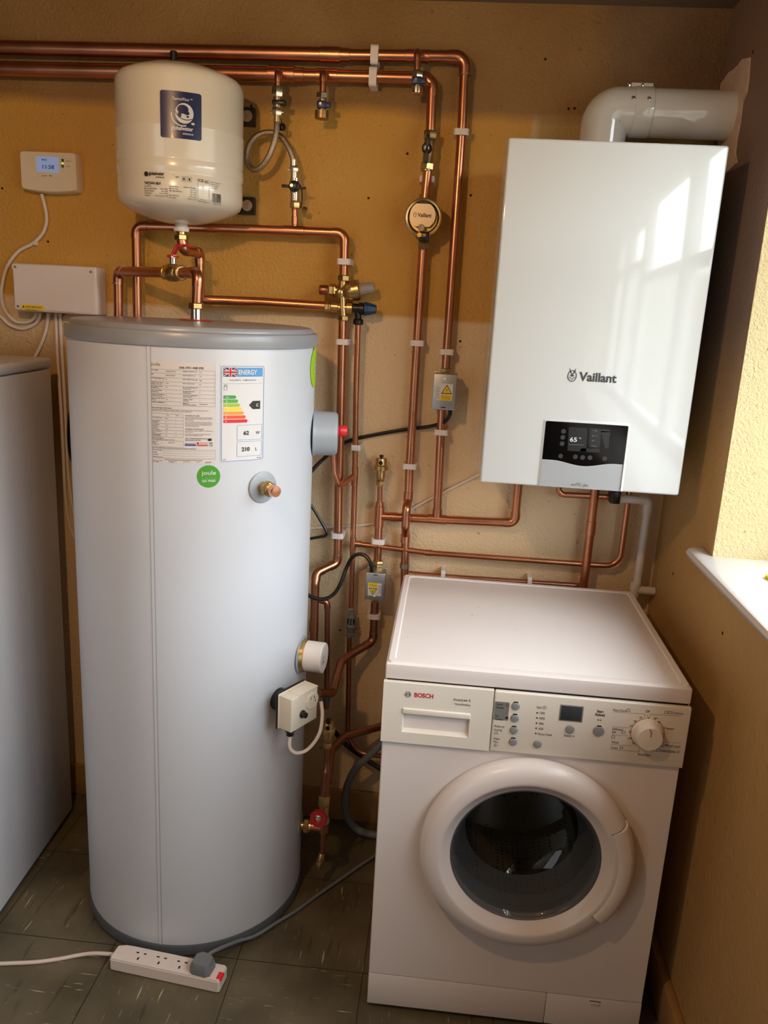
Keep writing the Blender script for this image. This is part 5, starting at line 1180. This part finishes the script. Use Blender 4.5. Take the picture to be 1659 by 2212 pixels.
# ------------------------------------------------------------------ programmer and junction box on the wall
pg = thing('programmer', 'cream heating programmer with lit display on the wall', 'heating programmer', (-.727, 0, 1.78))
f0 = -.036
c = [A(42, 325, f0), A(165, 328, f0), A(167, 417, f0), A(46, 408, f0)]
Mp = Matrix.Translation((0, f0, 0)) @ Matrix(((1, 0, 0, 0), (0, 0, -1, 0), (0, 1, 0, 0), (0, 0, 0, 1)))
xl, xr, zt_, zb2 = -.803, -.6515, 1.8735, 1.7795
pol = roundrect(xr-xl, zt_-zb2, .008, 4, (xl+xr)/2, (zt_+zb2)/2)
low = [(xl+.01+(xr-xl-.02)*k/10, zb2-.005*math.sin(PI*k/10)) for k in range(11)]
pol = [p for p in pol if p[1] > zb2+.006]; up_ = [p for p in pol]
outl = up_[:]; idx = next(i for i, p in enumerate(outl) if p[0] < (xl+xr)/2 and p[1] < zt_-.05) if any(p[1] < zt_-.05 for p in outl) else len(outl)
outl = roundrect(xr-xl, zt_-zb2, .008, 4, (xl+xr)/2, (zt_+zb2)/2)
tl = [p for p in outl if p[1] > (zt_+zb2)/2]; bl = [p for p in outl if p[1] <= (zt_+zb2)/2]
bl2 = bl[:5]+low+bl[5:]
outl = tl+bl[:5]+low+bl[5:]
cxp, czp = (xl+xr)/2, (zt_+zb2)/2
ins = [(cxp+(x-cxp)*.965, czp+(y-czp)*.945) for x, y in outl]
b = MB(PROG); n = len(outl)
b.add([Mp @ V((x, y, f0)) for x, y in outl]+[Mp @ V((x, y, -.005)) for x, y in outl]+[Mp @ V((x, y, 0)) for x, y in ins], [(k+j*n, (k+1) % n+j*n, n+(k+1) % n+j*n, n+k+j*n) for j in range(2) for k in range(n)]+[tuple(2*n+k for k in range(n))])
obj('case', b, pg)
def pz_(u, v): p = A(u/2.9625, 60+v/2.9625, f0); return p.x, p.z
x0, z0 = pz_(208, 800); x1, z1 = pz_(408, 962)
b = MB(PROG).prism(roundrect(x1-x0, z0-z1, .005, 3, (x0+x1)/2, (z0+z1)/2), Mp, .0014, -.0005)
bz_ = obj('bezel', b, pg)
xa, za = pz_(231, 822); xb, zb3 = pz_(380, 930)
b = MB(LCDB).prism(roundrect(xb-xa, za-zb3, .001, 2, (xa+xb)/2, (za+zb3)/2), Mp, .0004, .0008)
b.m(INK); x, y = pz_(275, 902); x2, _ = pz_(348, 902); b.text('11:58', .0135, plane(Mp, .0016), x, y, w=x2-x); x, y = pz_(270, 850); b.text('MON', .006, plane(Mp, .0016), x, y)
obj('display', b, bz_)
b = MB(INKR); x, y = pz_(268, 950); b.text('Honeywell', .0052, plane(Mp, .0012), x, y, w=.0135); b.m(INK); x, y = pz_(316, 951); b.text('Home', .0052, plane(Mp, .0012), x, y, w=.008)
x, y = pz_(422, 856); b.m(INKM).text('HEATING', .0036, plane(Mp, .0004), x, y, w=.014); x, y = pz_(422, 890); b.text('HOTWATER', .0036, plane(Mp, .0004), x, y, w=.0115)
obj('print', b, bz_)
for (u, v) in ((402, 849), (402, 886)): x, y = pz_(u, v); obj('button', MB(GREYD).prism(roundrect(.006, .0075, .0018, 3, x, y), Mp, .0018, .0005), bz_)
x, y = pz_(402, 869); obj('indicator_light', MB(LEDG).prism(circ(.0018, 12, x, y), Mp, .0012, .001), bz_)
x, y = pz_(201, 862); obj('side_rocker', MB(PROG).prism(roundrect(.006, .027, .0025, 3, x, y), Mp, .0022, -.0005), pg)
x0p, x1p = xl, xr

jx0, jx1, jz0, jz1, jf = -.826, -.598, 1.473, 1.595, -.062
jb = thing('junction_box', 'pale rectangular junction box with yellow warning sticker', 'junction box', ((jx0+jx1)/2, 0, jz0))
obj('case', MB(JBOX).box((jx0, jf, jz0), (jx1, 0, jz1), .005, 3), jb)
Mj = Matrix.Translation((0, jf, 0)) @ Matrix(((1, 0, 0, 0), (0, 0, -1, 0), (0, 1, 0, 0), (0, 0, 0, 1)))
b = MB(JBOX).prism(roundrect(jx1-jx0-.012, jz1-jz0-.012, .004, 3, (jx0+jx1)/2-.002, (jz0+jz1)/2), Mj, .002, -.0005)
b.prism(roundrect(.065, .0155, .005, 3, -.690, 1.4855), Mj, .0022, .001)
jl = obj('cover', b, jb)
for (sx, sz) in ((jx0+.01, jz1-.01), (jx1-.014, jz1-.013), (jx0+.012, jz0+.012)):
    obj('corner_cap', MB(JBOX).prism(roundrect(.016, .014, .003, 3, sx, sz), Mj, .0024, .0005).m(DARK).prism(roundrect(.006, .0055, .001, 2, sx, sz), Mj, .0004, .0027).m(STEEL).prism(circ(.002, 10, sx, sz), Mj, .0006, .0029), jl)
x, z = pz_(137, 1770); p0 = A(137/2.9625, 60+1770/2.9625, jf); p1 = A(286/2.9625, 60+1812/2.9625, jf)
b = MB(YELLOW).prism([(p0.x, p1.z), (p1.x, p1.z), (p1.x, p0.z), (p0.x, p0.z)], Mj, .0005, .0015)
b.m(INK).flat([(p0.x+.003, p1.z+.006), (p0.x+.010, p1.z+.006), (p0.x+.0065, p0.z-.002)], plane(Mj, .0022)).text('WARNING: MAINS VOLTAGE', .0062, plane(Mj, .0022), p0.x+.012, p0.z-.0075, w=.044).text('isolate before removing cover', .004, plane(Mj, .0022), p0.x+.012, p0.z-.0135, w=.034)
obj('warning_sticker', b, jl)

# ------------------------------------------------------------------ cables
def cable(label, pts, r, m, name='cable', sm=7, cat='cable', group=None):
    P = [A(*p) if not isinstance(p, V) else p for p in pts]
    return tag(obj(name, MB(m).tube(spline(P, sm), r, 10)), label, cat, group)
def clipc(label, px, py, r=.006):
    p = A(px, py, -.006); return tag(obj('cable_clip', MB(WVAL).lathe((p.x, 0, p.z), (0, -1, 0), [(r, 0), (r, .01), (r*.7, .013), (0, .0135)], 12)), label, 'cable clip', 'white cable clips')
WY_ = -.007
t = cable('white cable curving from the programmer down to the junction box', [(90, 419, -.012), (97, 445, WY_), (101, 475, WY_), (93, 503, WY_), (72, 525, WY_), (40, 543, WY_), (16, 575, WY_), (5, 615, WY_), (4, 645, WY_), (12, 672, WY_), (33, 694, WY_), (58, 696, WY_), (73, 688, -.012), (80, 674, -.03)], .0045, WVAL)
cable('white cable entering from the left edge into the junction box', [(-30, 668, WY_), (0, 683, WY_), (20, 701, WY_), (47, 710, WY_), (72, 702, WY_), (83, 690, -.012), (88, 674, -.03)], .0045, WVAL)
cable('white cable from the junction box dropping behind the fridge', [(104, 676, -.03), (103, 690, -.012), (99, 715, WY_), (86, 750, WY_), (70, 785, WY_), (62, 830, WY_)], .0045, WVAL)
cable('left white cable of the pair beside the cylinder', [(121, 676, -.03), (121, 690, -.0055), (124, 760, -.0055), (132, 884, -.0055), (137, 983, -.0055), (141, 1070, -.0055), (149, 1130, -.0055), (165, 1170, -.0055), (185, 1200, -.0055)], .0045, WVAL)
cable('right white cable of the pair beside the cylinder', [(130, 676, -.03), (130, 690, -.0055), (134, 760, -.0055), (141, 884, -.0055), (145, 983, -.0055), (151, 1060, -.0055), (162, 1120, -.0055), (180, 1150, -.0055)], .0045, WVAL)
cable('black cable bowing out behind the left side of the cylinder', [(185, 850, -.008), (157, 880, -.008), (150, 930, -.008), (156, 990, -.008), (185, 1040, -.008)], .0065, BLACK)
clipc('white cable clip on the programmer cable bend', 77, 526); clipc('white cable clip at the left edge of the photo', 4, 640)
cable('black flex from the upper motor valve box to behind the cylinder', [(972, 884, -.06), (971, 897, -.06), (960, 911, -.045), (930, 921, -.02), (888, 926, -.009), (850, 932, -.008), (800, 941, -.008), (768, 948, -.010), (748, 955, -.015), (732, 963, -.027), (718, 975, -.05), (700, 990, -.1), (680, 1010, -.12), (650, 1045, -.12)], .0052, BLACK)
cable('white bell wire running from the boiler behind the pipes', [(1040, 1022, -.012), (1005, 1040, -.006), (962, 1061, -.006), (900, 1093, -.006), (860, 1115, -.006), (800, 1132, -.006), (740, 1137, -.006), (690, 1140, -.006), (640, 1143, -.006)], .0032, WVAL, 'bell_wire')
cable('black cable bent into a point behind the cylinder edge', [(655, 1070, -.12), (676, 1098, -.12), (693, 1126, -.12), (705, 1148, -.12), (703, 1157, -.12), (690, 1160, -.12), (655, 1166, -.12)], .004, BLACK)
cable('black flex looping from the lower motor valve box to the cylinder', [(803, 1236, -.088), (801, 1218, -.088), (791, 1202, -.08), (775, 1197, -.075), (760, 1205, -.075), (748, 1228, -.075), (735, 1262, -.1), (720, 1284, -.13), (700, 1294, -.15), (675, 1290, -.17), (650, 1275, -.19)], .0052, BLACK)
cable('grey ribbed drain hose looping behind the washing machine', [(835, 1598, -.09), (800, 1630, -.1), (765, 1665, -.1), (746, 1712, -.1), (747, 1755, -.1), (762, 1783, -.1), (785, 1798, -.1), (830, 1806, -.1)], .0105, GREYC, 'drain_hose', cat='hose')
cable('black hose crossing low behind the washing machine', [(715, 1570, -.05), (745, 1606, -.05), (790, 1640, -.05), (840, 1672, -.06)], .007, BLACK, 'hose', cat='hose')
# ------------------------------------------------------------------ extension lead and plug
ang = math.atan2(-.0302, .2695); ec = V((-.2186, -.6562, 0)); Me = Matrix.Translation(ec) @ Matrix.Rotation(ang, 4, 'Z')
Lx, Wx = .272, .0495
ex = thing('extension_lead', 'white four-socket extension lead on the floor before the cylinder', 'extension lead', ec)
b = MB(mat('extension_white', 'E4D6CB', .4)); 
poly = [(-.136, -.021), (-.132, -.0247), (.132, -.0247), (.136, -.021), (.136, .021), (.132, .0247), (-.10, .0247), (-.118, .0235), (-.136, .016)]
b.prism(poly, Me, .026, .004); b.prism([(x*.985, y*.94) for x, y in poly], Me, .0035, .03); b.prism([(x*.975, y*.88) for x, y in poly], Me, .005, 0)
EXW = b.mats[0]
for k in range(5): b.box((-.0945+k*.0515-.0004, -.0232, .0333), (-.0945+k*.0515+.0004, .0232, .0338), M=Me)
hs = obj('housing', b, ex)
for k in range(3):
    sx = -.069+k*.0515
    b = MB(DARK)
    b.box((sx-.004, -.0125, .0335), (sx-.0005, -.005, .0341), M=Me)
    b.box((sx-.0145, .006, .0335), (sx-.008, .009, .0341), M=Me); b.box((sx+.004, .006, .0335), (sx+.0105, .009, .0341), M=Me)
    obj('socket', b, hs)
obj('fuse_holder', MB(EXW).prism([(-.117+.013*math.cos(a), .001+.008*math.sin(a)) for a in [2*PI*k/20 for k in range(20)]], Me, .001, .0332), hs)
obj('neon_switch', MB(NEON).box((.1235, -.019, .026), (.1372, .004, .0338), .002, M=Me), hs)
g = Me @ V((-.136, .004, .018)); g2 = Me @ V((-.128, .003, .018))
cb_ = MB(mat('extension_cable', 'DCCABE', .45)).tube(spline([g2, g, AZ(205, 2059.5, .013), AZ(172, 2063, .007), AZ(130, 2071, .005), AZ(80, 2078, .005), AZ(20, 2081, .005), AZ(-60, 2084, .005)], 6), .0045, 10)
obj('flex', cb_, ex)
pc_ = Me @ V((.0855, .002, .0338))
pgx = thing('plug', 'dark grey mains plug in the last socket of the extension lead', 'plug', pc_)
Mg = Matrix.Translation(pc_) @ Matrix.Rotation(ang-.05, 4, 'Z')
P1 = [(-.025, -.017), (-.016, -.024), (.016, -.024), (.025, -.017), (.025, .012), (.012, .0235), (-.012, .0235), (-.025, .012)]
b = MB(mat('grey_plug_plastic', '74787B', .5)); n = 8
b.add([Mg @ V((x, y, 0)) for x, y in P1]+[Mg @ V((x, y, .014)) for x, y in P1]+[Mg @ V((x*.82, y*.80, .027)) for x, y in P1], [(k+j*n, (k+1) % n+j*n, n+(k+1) % n+j*n, n+k+j*n) for j in range(2) for k in range(n)]+[tuple(16+k for k in range(8)), tuple(range(8))[::-1]])
obj('plug_body', b, pgx, ang=25)
def outw(p, r=.2845):
    d = V((p.x-TX, p.y-TY, 0))
    if d.length < r: d = d.normalized()*r; return V((TX+d.x, TY+d.y, p.z))
    return p
cp = [Mg @ V((.002, .020, .013)), Mg @ V((.006, .034, .016))]+[outw(AZ(x, y, z)) for x, y, z in ((510, 2034, .022), (545, 2014, .014), (590, 1990, .010), (640, 1967, .008), (680, 1938, .008), (730, 1903, .008), (780, 1868, .008), (812, 1846, .008), (850, 1818, .008))]
cp[-1] = V((.243, cp[-1].y, .008)) if cp[-1].x > .243 else cp[-1]
obj('flex', MB(GREYC).tube(spline(cp, 6), .0043, 10), pgx)
# yellow thing on the window board
p = AX(1655, 1250, 1.0)
q = AZ(1652, 1243, 1.048)
b = MB(mat('bright_yellow_cloth', 'E8E020', .7, bump=.3, bs=80)); rr = [(q.x+.004+.05*math.cos(a)*(1+.12*math.sin(3*a)), q.y-.03+.035*math.sin(a)) for a in [2*PI*k/18 for k in range(18)]]
b.prism(rr, Matrix.Translation((.042, 0, 1.0468)), .008); tag(obj('cloth', b), 'bright yellow cloth at the edge of the window board', 'cloth')

# ------------------------------------------------------------------ light
def lamp(name, kind, loc, energy, col, size=.1, tgt=None, sy=None):
    d = bpy.data.lights.new(name, kind); d.energy = energy; d.color = col
    if kind == 'AREA':
        d.size = size
        if sy: d.shape = 'RECTANGLE'; d.size_y = sy
    else: d.shadow_soft_size = size
    o = bpy.data.objects.new(name, d); C.objects.link(o); o.location = loc
    if tgt is not None: o.rotation_euler = (V(tgt)-V(loc)).to_track_quat('-Z', 'Y').to_euler()
    return o
lamp('warm_ceiling_bulb', 'POINT', (-.2, -1.62, 2.06), 24, (1, .60, .29), .022)
pl_ = lamp('window_portal', 'AREA', (1.2, -1.52, 1.57), 0, (1, 1, 1), 2.1, (0, -1.52, 1.57), 1.05); pl_.data.cycles.is_portal = True
pl_ = lamp('added_rear_fill', 'AREA', (-1.25, -2.9, 1.0), 6, (.93, .96, 1), .8, (-.2, -.5, .55), 1.7)  # added fill lamp with no opening behind it, brightens the lower cylinder and floor
w = bpy.data.worlds.new('overcast_sky'); bpy.context.scene.world = w; w.use_nodes = True
n, l = w.node_tree.nodes, w.node_tree.links; bg = n['Background']
tc = n.new('ShaderNodeTexCoord'); sp = n.new('ShaderNodeSeparateXYZ'); cr = n.new('ShaderNodeValToRGB'); l.new(tc.outputs['Generated'], sp.inputs[0]); l.new(sp.outputs['Z'], cr.inputs[0])
cr.color_ramp.elements[0].position = .0; cr.color_ramp.elements[0].color = (.16, .17, .14, 1); cr.color_ramp.elements[1].position = .15; cr.color_ramp.elements[1].color = (.86, .94, 1, 1)
e_ = cr.color_ramp.elements.new(.105); e_.color = (.2, .2, .18, 1)
l.new(cr.outputs[0], bg.inputs[0]); bg.inputs[1].default_value = 11.5
sc = bpy.context.scene
sc.view_settings.view_transform = 'Standard'; sc.view_settings.look = 'None'; sc.view_settings.exposure = 0.0; sc.view_settings.gamma = 1.0
sc.cycles.max_bounces = 8; sc.cycles.use_denoising = True; sc.cycles.sample_clamp_indirect = 4
